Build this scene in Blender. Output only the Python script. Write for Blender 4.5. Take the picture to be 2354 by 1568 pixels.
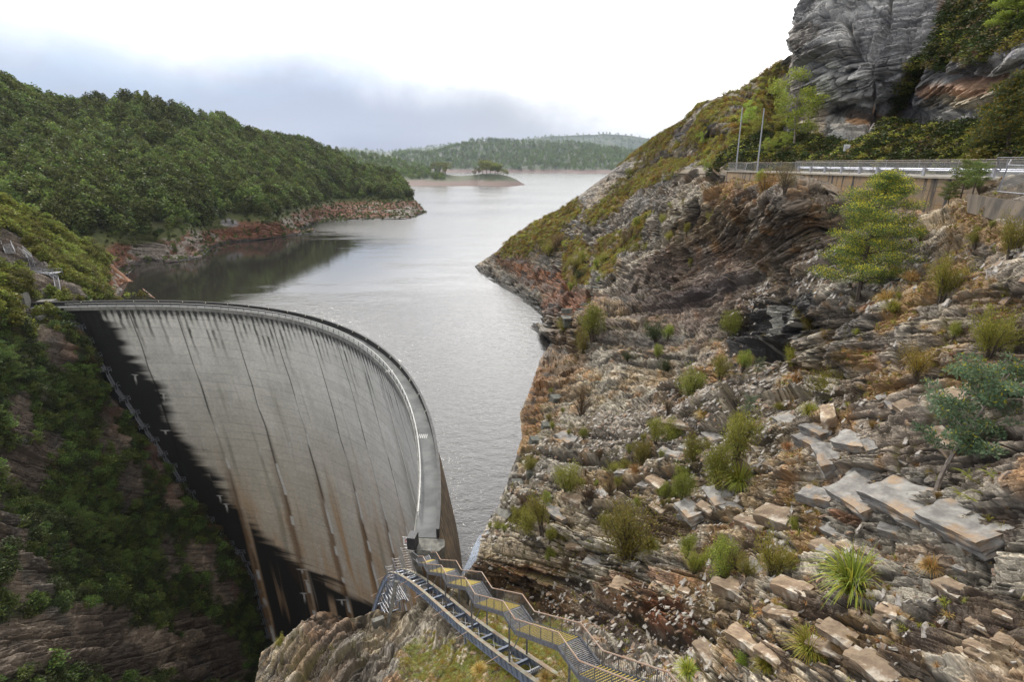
import bpy, math, random
import numpy as np
from mathutils import Vector, Matrix
random.seed(7)
SC = bpy.context.scene
for o in list(bpy.data.objects): bpy.data.objects.remove(o)
COL = SC.collection
# ------------------------------------------------------------ camera, sky, sun, exposure
# picture coordinates used for surveying: 2354 x 1568, focal length 1280
FL = 1280.0; PIT = math.atan(409/1280.0); CP, SP = math.cos(PIT), math.sin(PIT)
cam = bpy.data.cameras.new('camera'); cam.sensor_width = 36; cam.lens = 36*FL/2354
cam.clip_start = 0.1; cam.clip_end = 40000
camo = bpy.data.objects.new('camera', cam); COL.objects.link(camo)
camo.rotation_euler = (math.pi/2-PIT, 0, 0); SC.camera = camo
SC.view_settings.view_transform = 'Standard'; SC.view_settings.look = 'None'
SC.view_settings.exposure = 0.0; SC.view_settings.gamma = 1.0
SUN_EL, SUN_AZ = math.radians(40), math.radians(-26)     # ahead of the camera, azimuth from +Y towards +X
sun = bpy.data.lights.new('sun', 'SUN'); sun.energy = 3.1; sun.angle = math.radians(8); sun.color = (1, .95, .87)
suno = bpy.data.objects.new('sun', sun); COL.objects.link(suno)
sd = Vector((math.sin(SUN_AZ)*math.cos(SUN_EL), math.cos(SUN_AZ)*math.cos(SUN_EL), math.sin(SUN_EL)))
suno.rotation_euler = sd.to_track_quat('Z', 'Y').to_euler()

class NT:
    """small node-graph helper"""
    def __init__(s, tree): s.t = tree; s.n = tree.nodes; s.l = tree.links
    def new(s, k, **kw):
        n = s.n.new(k)
        for a, b in kw.items(): setattr(n, a, b)
        return n
    def put(s, sock, v):
        if isinstance(v, bpy.types.NodeSocket): s.l.new(v, sock)
        elif v is not None: sock.default_value = v
    def m(s, op, a, b=None, c=None, clamp=False):
        n = s.new('ShaderNodeMath', operation=op); n.use_clamp = clamp
        for i, v in enumerate((a, b, c)): s.put(n.inputs[i], v)
        return n.outputs[0]
    def mix(s, f, a, b, mode='MIX'):
        n = s.new('ShaderNodeMix', data_type='RGBA', blend_type=mode)
        s.put(n.inputs[0], f); s.put(n.inputs[6], a if not isinstance(a, tuple) else tuple(a)+(1,)*(4-len(a)))
        s.put(n.inputs[7], b if not isinstance(b, tuple) else tuple(b)+(1,)*(4-len(b)))
        return n.outputs[2]
    def ramp(s, f, lo, hi, a=0.0, b=1.0, smooth=True):
        n = s.new('ShaderNodeMapRange'); n.interpolation_type = 'SMOOTHSTEP' if smooth else 'LINEAR'
        s.put(n.inputs[0], f); n.inputs[1].default_value = lo; n.inputs[2].default_value = hi
        n.inputs[3].default_value = a; n.inputs[4].default_value = b
        return n.outputs[0]
    def noise(s, vec, scale, detail=4, rough=.55, dist=0.0, out=0):
        n = s.new('ShaderNodeTexNoise'); s.put(n.inputs['Vector'], vec)
        n.inputs['Scale'].default_value = scale; n.inputs['Detail'].default_value = detail
        n.inputs['Roughness'].default_value = rough; n.inputs['Distortion'].default_value = dist
        return n.outputs[out]
    def mapping(s, vec, scale=(1, 1, 1), rot=(0, 0, 0)):
        n = s.new('ShaderNodeMapping'); s.put(n.inputs[0], vec)
        n.inputs['Rotation'].default_value = rot; n.inputs['Scale'].default_value = scale
        return n.outputs[0]

W = bpy.data.worlds.new('World'); SC.world = W; W.use_nodes = True
g = NT(W.node_tree); g.n.clear()
sky = g.new('ShaderNodeTexSky', sky_type='NISHITA'); sky.sun_disc = False
sky.sun_elevation = SUN_EL; sky.sun_rotation = SUN_AZ; sky.air_density = 1.2; sky.dust_density = 2
tc = g.new('ShaderNodeTexCoord'); sep = g.new('ShaderNodeSeparateXYZ'); g.l.new(tc.outputs['Generated'], sep.inputs[0])
X, Y, Z = sep.outputs
el = g.m('ARCSINE', Z); az = g.m('ARCTAN2', X, Y)
nz = g.noise(tc.outputs['Generated'], 5.0, 5, .55)
nz2 = g.noise(g.mapping(tc.outputs['Generated'], (1, 1, 3.2)), 2.4, 5, .6)
nzc = g.m('SUBTRACT', nz, .5)
# high thin cloud: white, brightest round the hidden sun
dotn = g.new('ShaderNodeVectorMath', operation='DOT_PRODUCT'); g.l.new(tc.outputs['Generated'], dotn.inputs[0])
dotn.inputs[1].default_value = Vector((math.sin(.0)*math.cos(.44), math.cos(.0)*math.cos(.44), math.sin(.44)))
glow = g.m('POWER', g.m('MAXIMUM', dotn.outputs['Value'], 0.0), 5.0)
lum = g.m('ADD', g.m('ADD', g.m('MULTIPLY', glow, 1.5), g.m('MULTIPLY', g.m('POWER', g.m('MAXIMUM', dotn.outputs['Value'], 0.0), 55.0), 3.2)), 1.55)
lum = g.m('MULTIPLY', lum, g.ramp(nz2, .3, .7, .72, 1.25))
lum = g.m('MAXIMUM', lum, g.ramp(Y, -.1, .25, .0, 1.15))
cloud = g.mix(1.0, (1.0, .985, .965), lum, 'MULTIPLY')
# low blue-grey fog bank lying over the hills to the left
edge = g.m('ADD', g.m('MULTIPLY', az, -.26), .145)            # its upper edge, higher to the left
edge = g.m('MINIMUM', edge, g.m('ADD', g.m('MULTIPLY', az, .03), .215))
edge = g.m('ADD', edge, g.m('MULTIPLY', nzc, .11))
band = g.ramp(g.m('SUBTRACT', edge, el), -.075, .11)
low = g.ramp(el, -.0, .16)
bankc = g.mix(low, (.30, .37, .57), (.50, .66, .91))
bankc = g.mix(g.ramp(nz2, .42, .60), bankc, (.42, .50, .71))
bankc = g.mix(g.ramp(az, -.30, .02), bankc, (.50, .55, .68))
col = g.mix(band, cloud, bankc)
skyc = g.mix(1.0, sky.outputs[0], (.10, .10, .10), 'MULTIPLY')
col = g.mix(.12, col, skyc)
bg = g.new('ShaderNodeBackground'); g.l.new(col, bg.inputs[0]); bg.inputs[1].default_value = 1.0
wo = g.new('ShaderNodeOutputWorld'); g.l.new(bg.outputs[0], wo.inputs[0])

# ------------------------------------------------------------ surveying: picture ray -> place
def rays(x, y):
    x = np.asarray(x, float); y = np.asarray(y, float)
    u = (x-1177)/FL; v = -(y-784)/FL
    return np.stack([u, CP+v*SP, v*CP-SP], -1)
def at_z(x, y, z):
    r = rays(x, y); return r*(z/r[..., 2:3])
def at_y(x, y, Yd):
    r = rays(x, y); return r*(Yd/r[..., 1])[..., None] if np.ndim(Yd) else r*(Yd/r[1])
def proj(P):
    P = np.asarray(P, float); fw = P[..., 1]*CP-P[..., 2]*SP; up = P[..., 1]*SP+P[..., 2]*CP
    return 1177+FL*P[..., 0]/fw, 784-FL*up/fw, fw
WATER = -54.0; CREST = -40.0; ROADZ = -1.25

# ------------------------------------------------------------ numeric noise
def _h(ix, iy, iz, seed=0):
    h = (ix.astype(np.int64)*374761393 + iy.astype(np.int64)*668265263 + iz.astype(np.int64)*2147483647*3 + seed*974634777) & 0xffffffff
    h = ((h ^ (h >> 13))*1274126177) & 0xffffffff
    h = ((h ^ (h >> 16))*2246822519) & 0xffffffff
    h = h ^ (h >> 15)
    return (h & 0xffffff)/float(0x1000000)
def vn(P, f, seed=0):
    """value noise, -1..1"""
    if not isinstance(f, (list, tuple)): f = (f, f, f)
    q = [P[..., i]*f[i]+seed*17.31 for i in range(3)]
    i0 = [np.floor(a) for a in q]; fr = [a-b for a, b in zip(q, i0)]; fr = [t*t*(3-2*t) for t in fr]
    out = 0
    for a in (0, 1):
        for b in (0, 1):
            for c in (0, 1):
                w = (fr[0] if a else 1-fr[0])*(fr[1] if b else 1-fr[1])*(fr[2] if c else 1-fr[2])
                out = out+w*_h(i0[0]+a, i0[1]+b, i0[2]+c, seed)
    return out*2-1
def fbm(P, f, octv=4, seed=0, gain=.5):
    s = 0; a = 1.; t = 0
    if not isinstance(f, (list, tuple)): f = (f, f, f)
    for k in range(octv):
        s = s+a*vn(P, tuple(q*2.03**k for q in f), seed+k*5); t += a; a *= gain
    return s/t
def sst(a, b, x):
    t = np.clip((x-a)/(b-a), 0, 1); return t*t*(3-2*t)
def lerp(a, b, t): return a*(1-t)+b*t

def blocks(P, nb, th, seed, asp=2.6, warp=.5):
    """bedded, jointed rock: returns (offset -1..1, per-block value 0..1, crack 0..1)"""
    nb = np.array(nb, float); nb = nb/np.linalg.norm(nb, axis=-1, keepdims=True)
    t1 = np.cross(nb, (0.3, -1, 0.2)); t1 = t1/np.linalg.norm(t1, axis=-1, keepdims=True); t2 = np.cross(nb, t1)
    s = (P*nb).sum(-1); a = (P*t1).sum(-1); b = (P*t2).sum(-1)
    s = s/th+warp*.4*fbm(P, .22/th, 2, seed+3, .4)+.45*vn(P, .05/th, seed+9)
    L = np.floor(s); fs = s-L
    j = _h(L, L*0, L*0, seed)
    thin = _h(L, L*0+3, L*0, seed+1)
    aa = a/(th*asp)*(.6+.9*j)+j*9+.22*vn(P, .4/th, seed+4); A = np.floor(aa); fa = aa-A
    bb = b/(th*asp*.8)*(.6+.9*thin)+_h(L, A, A*0, seed+2)*5+.22*vn(P, .45/th, seed+6); B = np.floor(bb); fb = bb-B
    v = _h(L, A, B, seed+7)
    e = np.minimum(np.minimum(fa, 1-fa)*asp, np.minimum(fb, 1-fb)*asp*.8)
    e = np.minimum(e, np.minimum(fs, 1-fs)*1.0)
    crack = 1-sst(0, .13, e)
    off = (j-.5)*.9+(v-.5)*1.1+(fs-.5)*.9
    return off-crack*.55, v, crack
def crevice(P, NB, th, seed, asp=6.5, wv=.13):
    """long irregular clefts and edges running with the bedding: (offset, cleft 0..1, tone -1..1)"""
    nb = np.array(NB, float); nb = nb/np.linalg.norm(nb, axis=-1, keepdims=True)
    t1 = np.cross(nb, (0.3, -1, 0.2)); t1 = t1/np.linalg.norm(t1, axis=-1, keepdims=True); t2 = np.cross(nb, t1)
    Q = np.stack([(P*nb).sum(-1)/th+wv*vn(P, .12/th, seed+1), (P*t1).sum(-1)/(th*asp), (P*t2).sum(-1)/(th*asp)], -1)
    n = vn(Q, 1., seed); m_ = vn(Q+5.3, 2.1, seed+2); r = n*.7+m_*.3
    cl = sst(.11, .02, np.abs(r))*sst(-.5, .1, vn(Q*.5, 1., seed+4))
    q4 = r*5+.5; st_ = np.floor(q4)+sst(.0, .22, q4-np.floor(q4)); return (st_/5)*1.5-cl*.8, cl, m_

# ------------------------------------------------------------ mesh + object helpers
def new_obj(name, me, parent=None, mat=None):
    o = bpy.data.objects.new(name, me); COL.objects.link(o)
    if parent is not None: o.parent = parent
    if mat is not None:
        for m_ in (mat if isinstance(mat, (list, tuple)) else [mat]): me.materials.append(m_)
    return o
def mesh_np(name, V, F, col=None, uv=None, smooth=False, mi=None):
    V = np.asarray(V, np.float32).reshape(-1, 3); F = np.asarray(F, np.int32); k = F.shape[1]
    me = bpy.data.meshes.new(name); me.vertices.add(len(V)); me.vertices.foreach_set('co', V.ravel())
    me.loops.add(F.size); me.loops.foreach_set('vertex_index', F.ravel())
    me.polygons.add(len(F)); me.polygons.foreach_set('loop_start', np.arange(0, F.size, k, dtype=np.int32))
    if mi is not None: me.polygons.foreach_set('material_index', np.asarray(mi, np.int32))
    me.polygons.foreach_set('use_smooth', np.full(len(F), smooth))
    if col is not None:
        a = me.color_attributes.new('Col', 'FLOAT_COLOR', 'POINT')
        c = np.ones((len(V), 4), np.float32); c[:, :3] = col; a.data.foreach_set('color', c.ravel())
    me.update(calc_edges=True)
    return me
def grid_faces(ny, nx):
    i = np.arange(ny*nx).reshape(ny, nx)
    return np.stack([i[:-1, :-1], i[1:, :-1], i[1:, 1:], i[:-1, 1:]], -1).reshape(-1, 4)
def tag(o, label=None, cat=None, group=None, kind=None):
    if label: o['label'] = label
    if cat: o['category'] = cat
    if group: o['group'] = group
    if kind: o['kind'] = kind
    return o
def empty(name, loc=(0, 0, 0), rz=0, label=None, cat=None, group=None):
    o = bpy.data.objects.new(name, None); o.empty_display_size = .2; COL.objects.link(o)
    o.location = loc; o.rotation_euler = (0, 0, rz); return tag(o, label, cat, group)
class MB:
    """collects boxes, bars and tubes into one mesh"""
    def __init__(s): s.V = []; s.F = []
    def add(s, V, F):
        b = len(s.V); s.V += [tuple(v) for v in V]; s.F += [tuple(i+b for i in f) for f in F]; return s
    def frame(s, a, b, up=(0, 0, 1)):
        a = Vector(a); b = Vector(b); d = (b-a).normalized(); u = Vector(up)
        if abs(d.dot(u)) > .98: u = Vector((0, 1, 0)) if abs(d.y) < .9 else Vector((1, 0, 0))
        r = d.cross(u).normalized(); u = r.cross(d).normalized(); return a, b, r, u
    def bar(s, a, b, w, h, up=(0, 0, 1)):
        a, b, r, u = s.frame(a, b, up); V = []
        for p in (a, b):
            for sx, sy in ((-1, -1), (1, -1), (1, 1), (-1, 1)): V.append(p+r*(w/2*sx)+u*(h/2*sy))
        return s.add(V, [(3, 2, 1, 0), (4, 5, 6, 7), (0, 1, 5, 4), (1, 2, 6, 5), (2, 3, 7, 6), (3, 0, 4, 7)])
    def tube(s, a, b, r0, r1=None, n=6):
        r1 = r0 if r1 is None else r1
        a, b, r, u = s.frame(a, b); V = []
        for p, q in ((a, r0), (b, r1)):
            for k in range(n):
                t = 2*math.pi*k/n; V.append(p+r*(q*math.cos(t))+u*(q*math.sin(t)))
        F = [(k, (k+1) % n, n+(k+1) % n, n+k) for k in range(n)]+[tuple(range(n))[::-1], tuple(range(n, 2*n))]
        return s.add(V, F)
    def path(s, pts, r0, r1=None, n=6):
        r1 = r0 if r1 is None else r1; m_ = len(pts)-1
        for i in range(m_):
            s.tube(pts[i], pts[i+1], r0+(r1-r0)*i/m_, r0+(r1-r0)*(i+1)/m_, n)
        return s
    def box(s, c, size, rz=0):
        c = Vector(c); x, y, z = [q/2 for q in size]; R = Matrix.Rotation(rz, 3, 'Z')
        V = [c+R@Vector((x*a, y*b, z*d)) for d in (-1, 1) for a, b in ((-1, -1), (1, -1), (1, 1), (-1, 1))]
        return s.add(V, [(3, 2, 1, 0), (4, 5, 6, 7), (0, 1, 5, 4), (1, 2, 6, 5), (2, 3, 7, 6), (3, 0, 4, 7)])
    def ibeam(s, a, b, w, h, t=.05, up=(0, 0, 1)):
        a_, b_, r, u = s.frame(a, b, up)
        s.bar(a_+u*(h/2-t/2), b_+u*(h/2-t/2), w, t, up); s.bar(a_-u*(h/2-t/2), b_-u*(h/2-t/2), w, t, up)
        return s.bar(a_, b_, t*.7, h-2*t, up)
    def mesh(s, name):
        me = bpy.data.meshes.new(name); me.from_pydata(s.V, [], s.F); me.update(); return me
    def build(s, name, mat, parent=None, bevel=0):
        o = new_obj(name, s.mesh(name), parent, mat)
        return o

# ------------------------------------------------------------ materials
def material(name):
    m_ = bpy.data.materials.new(name); m_.use_nodes = True; q = NT(m_.node_tree)
    return m_, q, q.n['Principled BSDF']
def simple(name, c, rough=.7, metal=0, var=.25, scale=3, bump=.0, spec=.3, c2=None, warp=None):
    m_, q, b = material(name); t = q.new('ShaderNodeTexCoord').outputs['Object']
    if warp: t = q.mapping(t, warp)
    n = q.noise(t, scale, 6, .6)
    c2 = c2 or tuple(x*(1-var) for x in c)
    q.l.new(q.mix(q.ramp(n, .35, .65), c, c2), b.inputs['Base Color'])
    b.inputs['Roughness'].default_value = rough; b.inputs['Metallic'].default_value = metal
    b.inputs['Specular IOR Level'].default_value = spec
    if bump:
        bn = q.new('ShaderNodeBump'); bn.inputs['Strength'].default_value = bump; bn.inputs['Distance'].default_value = .05
        q.l.new(q.noise(t, scale*6, 5, .6), bn.inputs['Height']); q.l.new(bn.outputs[0], b.inputs['Normal'])
    return m_
def rock_mat(name, fine=2.2, bdist=.12, strength=.8):
    m_, q, b = material(name)
    a = q.new('ShaderNodeAttribute', attribute_name='Col'); t = q.new('ShaderNodeTexCoord').outputs['Object']
    n1 = q.noise(t, fine, 9, .65); n2 = q.noise(q.mapping(t, (1, 1, 4.0), (.35, -.3, 0)), fine*.9, 6, .65)
    f1 = q.ramp(n1, .25, .75, .62, 1.42, False); f2 = q.ramp(n2, .3, .7, .78, 1.25, False)
    c = q.mix(1.0, a.outputs['Color'], q.m('MULTIPLY', f1, f2), 'MULTIPLY')
    q.l.new(c, b.inputs['Base Color']); b.inputs['Roughness'].default_value = .78
    b.inputs['Specular IOR Level'].default_value = .35
    bn = q.new('ShaderNodeBump'); bn.inputs['Strength'].default_value = strength; bn.inputs['Distance'].default_value = bdist
    q.l.new(q.m('ADD', n1, q.m('MULTIPLY', n2, 1.2)), bn.inputs['Height']); q.l.new(bn.outputs[0], b.inputs['Normal'])
    return m_
def leaf_mat(name, c, trans=.25, var=.5):
    """leaf colour x per-leaf attribute x small per-plant variation"""
    m_, q, b = material(name)
    a = q.new('ShaderNodeAttribute', attribute_name='Col').outputs['Color']
    oi = q.new('ShaderNodeObjectInfo')
    v = q.m('MULTIPLY', q.ramp(oi.outputs['Random'], 0, 1, 1-var*.55, 1+var*.55, False), q.ramp(q.noise(oi.outputs['Location'], .025, 4, .65), .35, .65, .72, 1.4, False))
    hs = q.new('ShaderNodeHueSaturation'); q.put(hs.inputs['Hue'], q.ramp(oi.outputs['Random'], 0, 1, .465, .52, False))
    q.put(hs.inputs['Value'], v); q.l.new(q.mix(1.0, a, tuple(c), 'MULTIPLY'), hs.inputs['Color'])
    q.l.new(hs.outputs[0], b.inputs['Base Color']); b.inputs['Roughness'].default_value = .6
    b.inputs['Specular IOR Level'].default_value = .25
    tr = q.new('ShaderNodeBsdfTranslucent'); q.l.new(hs.outputs[0], tr.inputs[0])
    mx = q.new('ShaderNodeMixShader'); mx.inputs[0].default_value = trans
    out = q.n['Material Output']; q.l.new(b.outputs[0], mx.inputs[1]); q.l.new(tr.outputs[0], mx.inputs[2])
    q.l.new(mx.outputs[0], out.inputs[0])
    return m_
_RS = 1.0
def RES(n): return max(8, int(n*_RS))
# ------------------------------------------------------------ land patches
def poly(tab, t):
    tab = sorted(tab); xs = [a[0] for a in tab]
    return [np.interp(t, xs, [a[k] for a in tab]) for k in range(1, len(tab[0]))]
def tps_fit(pts):
    P = np.array([(a/1000., b/1000.) for a, b, _ in pts]); yd = np.array([c for *_, c in pts])
    r = rays([a for a, *_ in pts], [b for _, b, _ in pts]); v = r[:, 1]/yd*100
    d = np.hypot(P[:, None, 0]-P[None, :, 0], P[:, None, 1]-P[None, :, 1])
    K = np.where(d > 0, d*d*np.log(d+1e-12), 0)+np.eye(len(P))*2e-5; n = len(P)
    A = np.zeros((n+3, n+3)); A[:n, :n] = K; Q = np.c_[np.ones(n), P]; A[:n, n:] = Q; A[n:, :n] = Q.T
    w = np.linalg.solve(A, np.r_[v, 0, 0, 0]); return P, w
def tps_eval(fit, x, y):
    P, w = fit; x = x.ravel()/1000.; y = y.ravel()/1000.; out = np.zeros(len(x)); n = len(P)
    out += w[n]+w[n+1]*x+w[n+2]*y
    for i in range(n):
        d2 = (x-P[i, 0])**2+(y-P[i, 1])**2; out += w[i]*.5*d2*np.log(d2+1e-12)
    return out/100
def wz(x, y, z=WATER):
    p = at_z(x, y, z); return (x, y, float(p[1]))
class Land: pass
def land(axis, tab, ctrl, n1, n2, disp, colour, clampf=None, skirt=None, wmax=None):
    """axis 'row': tab rows (y, xl, xr); 'col': tab columns (x, yt, yb)."""
    t = np.linspace(min(a[0] for a in tab), max(a[0] for a in tab), n1)
    lo, hi = poly(tab, t); u = np.linspace(0, 1, n2)
    if axis == 'row': y = np.repeat(t[:, None], n2, 1); x = lo[:, None]+(hi-lo)[:, None]*u[None]
    else: x = np.repeat(t[:, None], n2, 1); y = lo[:, None]+(hi-lo)[:, None]*u[None]
    fit = tps_fit(ctrl); iw = tps_eval(fit, x, y).reshape(x.shape)
    iw = np.maximum(iw, 1/(wmax or 1e5)); P = rays(x, y)/iw[..., None]
    if clampf: P = clampf(P, x, y)
    du = np.gradient(P, axis=0); dv = np.gradient(P, axis=1)
    N = np.cross(du, dv); N /= np.linalg.norm(N, axis=-1, keepdims=True)+1e-9
    N *= np.sign(-(N*P).sum(-1, keepdims=True))
    L = Land(); L.x, L.y, L.N, L.w, L.axis, L.t, L.lo, L.hi = x, y, N, 1/iw, axis, t, lo, hi
    area = np.linalg.norm(np.cross(du, dv), axis=-1)
    d, info = disp(P, x, y, 1/iw); L.P0 = P; P = P+N*d[..., None]
    if clampf: P = clampf(P, x, y)
    if skirt is not None: P = skirt(P)
    L.area = area; L.P = P; L.col = colour(P, x, y, 1/iw, info, N); L.sh = x.shape
    return L
def finish(L, name, mat, kind='structure', extra=None, smooth=False):
    P, C = L.P, L.col
    if extra is not None: P, C = extra(P, C)
    ny, nx = P.shape[:2]
    F = grid_faces(ny, nx)
    me = mesh_np(name, P.reshape(-1, 3), F, C.reshape(-1, 3), smooth=smooth); me.materials.append(mat)
    o = bpy.data.objects.new(name, me); COL.objects.link(o)
    if kind: o['kind'] = kind
    return o
def lookup(L, px, py):
    """surface point below picture point"""
    if L.axis == 'row': a, b = py, px
    else: a, b = px, py
    i = int(np.clip(round((a-L.t[0])/(L.t[-1]-L.t[0])*(L.sh[0]-1)), 0, L.sh[0]-1))
    j = int(np.clip(round((b-L.lo[i])/(L.hi[i]-L.lo[i])*(L.sh[1]-1)), 0, L.sh[1]-1))
    return L.P[i, j], L.N[i, j], L.w[i, j]
def add_edge(axis, first=True, offs=()):
    """continue the land past one of its edges by the given offsets"""
    def f(P, C):
        for o_ in offs:
            e = (P[:, :1] if first else P[:, -1:]) if axis == 1 else (P[:1] if first else P[-1:])
            c = (C[:, :1] if first else C[:, -1:]) if axis == 1 else (C[:1] if first else C[-1:])
            e = e+np.array(o_)
            P = np.concatenate([e, P] if first else [P, e], axis); C = np.concatenate([c, C] if first else [C, c], axis)
        return P, C
    return f
def blobs(x, y, P, spec, base, scale, seed):
    """material zones: (cx, cy, rx, ry, angle, (rgb), weight) with frayed edges"""
    C = np.broadcast_to(np.array(base, float), x.shape+(3,)).copy() if np.ndim(base) == 1 else base.copy()
    n = fbm(P, scale, 4, seed)
    for cx, cy, rx, ry, an, c, wt in spec:
        a = math.radians(an); dx = x-cx; dy = y-cy
        q = np.hypot((dx*math.cos(a)+dy*math.sin(a))/rx, (-dx*math.sin(a)+dy*math.cos(a))/ry)
        m_ = sst(1.15, .75, q+n*.55)*wt; C = C*(1-m_[..., None])+np.array(c)*m_[..., None]
    return C

GREY = (.31, .295, .27); PALE = (.47, .445, .40); TAN = (.36, .265, .155); PURP = (.19, .15, .13); DARK = (.035, .033, .032)
RUST = (.23, .10, .045); MOSS = (.13, .11, .03); HEATH = (.15, .12, .035); SOIL = (.075, .05, .035); SLATE = (.15, .15, .165); ORANGE = (.34, .17, .06)
GREEN = (.05, .07, .02)

# --- right-hand slope, from the lake point down to the crest and the near gully
sky_r = [(110, 1842), (125, 1820), (165, 1757), (205, 1700), (228, 1640), (243, 1603), (275, 1575), (305, 1522), (335, 1480), (365, 1440), (400, 1398), (430, 1357), (475, 1300), (505, 1240), (533, 1190), (560, 1160), (580, 1138), (612, 1090), (640, 1120), (662, 1160), (690, 1200), (715, 1228), (732, 1212), (745, 1206), (765, 1238), (790, 1264), (830, 1240), (880, 1225), (950, 1195), (1010, 1200), (1110, 1165), (1160, 1150), (1190, 1130), (1230, 1108), (1290, 1095), (1325, 1070), (1350, 1046), (1375, 1040), (1398, 990), (1408, 900), (1415, 835), (1440, 740), (1455, 690), (1470, 640), (1500, 600), (1568, 585), (1760, 540)]
def xr_A(y): return np.interp(y, [100, 398, 402, 440, 1760], [1960, 1700, 2300, 2760, 2760])
tabA = [(y, x, float(xr_A(y))) for y, x in sky_r]+[(398, 1401, 1700), (402, 1396, 2300)]
ctrlA = [wz(*p) for p in ((1090, 612), (1120, 640), (1160, 662), (1200, 690), (1228, 715), (1206, 745), (1238, 765), (1264, 790))]
ctrlA += [(1240, 830, 122), (1225, 880, 104), (1195, 950, 85), (1200, 1010, 74), (1165, 1110, 62), (1130, 1190, 55), (1095, 1290, 47.5), (1060, 1335, 46.5),
 (1060, 1400, 43.5), (970, 1425, 45.6), (905, 1400, 47.5), (835, 1415, 47.3), (850, 1460, 44), (740, 1440, 46.5), (700, 1465, 45), (620, 1480, 45), (605, 1520, 42), (590, 1568, 39), (540, 1760, 30), (850, 1568, 34.3), (800, 1500, 40), (850, 1760, 24), (970, 1500, 37.6),
 (1100, 1480, 35.2), (1100, 1568, 30), (1200, 1568, 27.3), (1200, 1760, 18), (1250, 1400, 42.5), (1180, 1370, 45), (1400, 1450, 33.5), (1330, 1500, 29.5), (1420, 1568, 24.3), (1550, 1560, 23.5), (1550, 1760, 15), (1250, 1320, 45),
 (1300, 1250, 46), (1400, 1200, 45), (1300, 1000, 68), (1500, 900, 70), (1400, 860, 88), (1315, 740, 130), (1330, 830, 105), (1450, 560, 170), (1600, 700, 95), (1690, 560, 88), (1690, 424, 89), (1600, 450, 112), (1560, 540, 117), (1500, 700, 110), (1420, 680, 128),
 (1750, 800, 61), (1700, 680, 76), (1760, 640, 73), (1900, 600, 55), (1860, 690, 49), (1960, 690, 40), (1900, 440, 64.5), (2100, 458, 52), (2250, 470, 41), (2300, 600, 28), (2354, 505, 30), (2000, 750, 35.5), (2354, 800, 21.5), (2700, 800, 15), (2700, 500, 27), (1840, 860, 50), (1780, 850, 54), (1690, 860, 57),
 (1800, 1000, 38), (1600, 1100, 42), (2000, 1000, 27), (2200, 900, 23), (2354, 1100, 15.5), (2100, 1200, 19.5), (1800, 1250, 27), (1500, 1300, 36.5), (2200, 1450, 12.8), (1900, 1400, 18.3), (2354, 1568, 9.6), (2000, 1568, 13.4), (1700, 1568, 18.8), (1600, 1400, 28.5), (2354, 1760, 7), (2700, 1568, 8), (2700, 1100, 11), (1900, 1760, 11),
 (1190, 533, 300), (1300, 475, 288), (1398, 400, 275), (1522, 305, 255), (1603, 243, 238), (1700, 205, 222), (1820, 125, 205), (1930, 110, 190), (1600, 330, 190), (1500, 430, 208), (1350, 560, 222), (1300, 650, 212), (1190, 610, 268), (1640, 380, 140), (1640, 300, 165), (1380, 640, 160), (1700, 380, 118), (1700, 300, 150), (1900, 300, 150), (1800, 392, 104), (1690, 407, 90), (1800, 409, 76.3), (1870, 412, 69), (1940, 416, 63), (2000, 434, 58.8), (2200, 470, 47)]
def surf_pt(fit, x, y):
    return rays(x, y)/tps_eval(fit, np.array([float(x)]), np.array([float(y)]))[0]
fitA = tps_fit(ctrlA)
def bed_normal(fit, p, q, k):
    """bedding whose outcrop runs from picture point p to q on the slope; k=1: beds stand square to the slope"""
    a, b = surf_pt(fit, *p), surf_pt(fit, *q); m_ = ((p[0]+q[0])/2, (p[1]+q[1])/2)
    n = np.cross(surf_pt(fit, m_[0]+30, m_[1])-surf_pt(fit, m_[0]-30, m_[1]), surf_pt(fit, m_[0], m_[1]+30)-surf_pt(fit, m_[0], m_[1]-30))
    n /= np.linalg.norm(n); n *= -np.sign(n@a); t = b-a; t /= np.linalg.norm(t)
    w_ = np.cross(n, t); w_ *= np.sign(w_[2])
    r = w_*k+n*(1-k); return r/np.linalg.norm(r)
ZN = [bed_normal(fitA, (1350, 640), (1550, 620), .8), bed_normal(fitA, (1600, 720), (1800, 640), .62), bed_normal(fitA, (1950, 1290), (2200, 1325), .75),
      bed_normal(fitA, (1850, 1010), (2100, 950), .6), bed_normal(fitA, (760, 1530), (900, 1410), .55), bed_normal(fitA, (1500, 1380), (1640, 1450), .7), bed_normal(fitA, (1400, 1050), (1600, 1040), .6)]
def zone_of(P, x, y, w):
    j = fbm(P, .12, 3, 401)*50
    z = np.full(x.shape, 1)
    z[(w+j > 125) | ((y < 720+j) & (x < 1450+j))] = 0
    z[(y > 900+j-(x-2000)*.1) & (x > 1700+j)] = 3
    z[(y > 1080+j-(x-2100)*.05) & (x > 1750+j)] = 2
    z[(y > 880+j) & (x < 1700+j)] = 6
    z[(y > 1180+j) & (x < 1750+j)] = 5
    z[(y > 1330) & (x < 1160+j)] = 4
    return z
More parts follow.
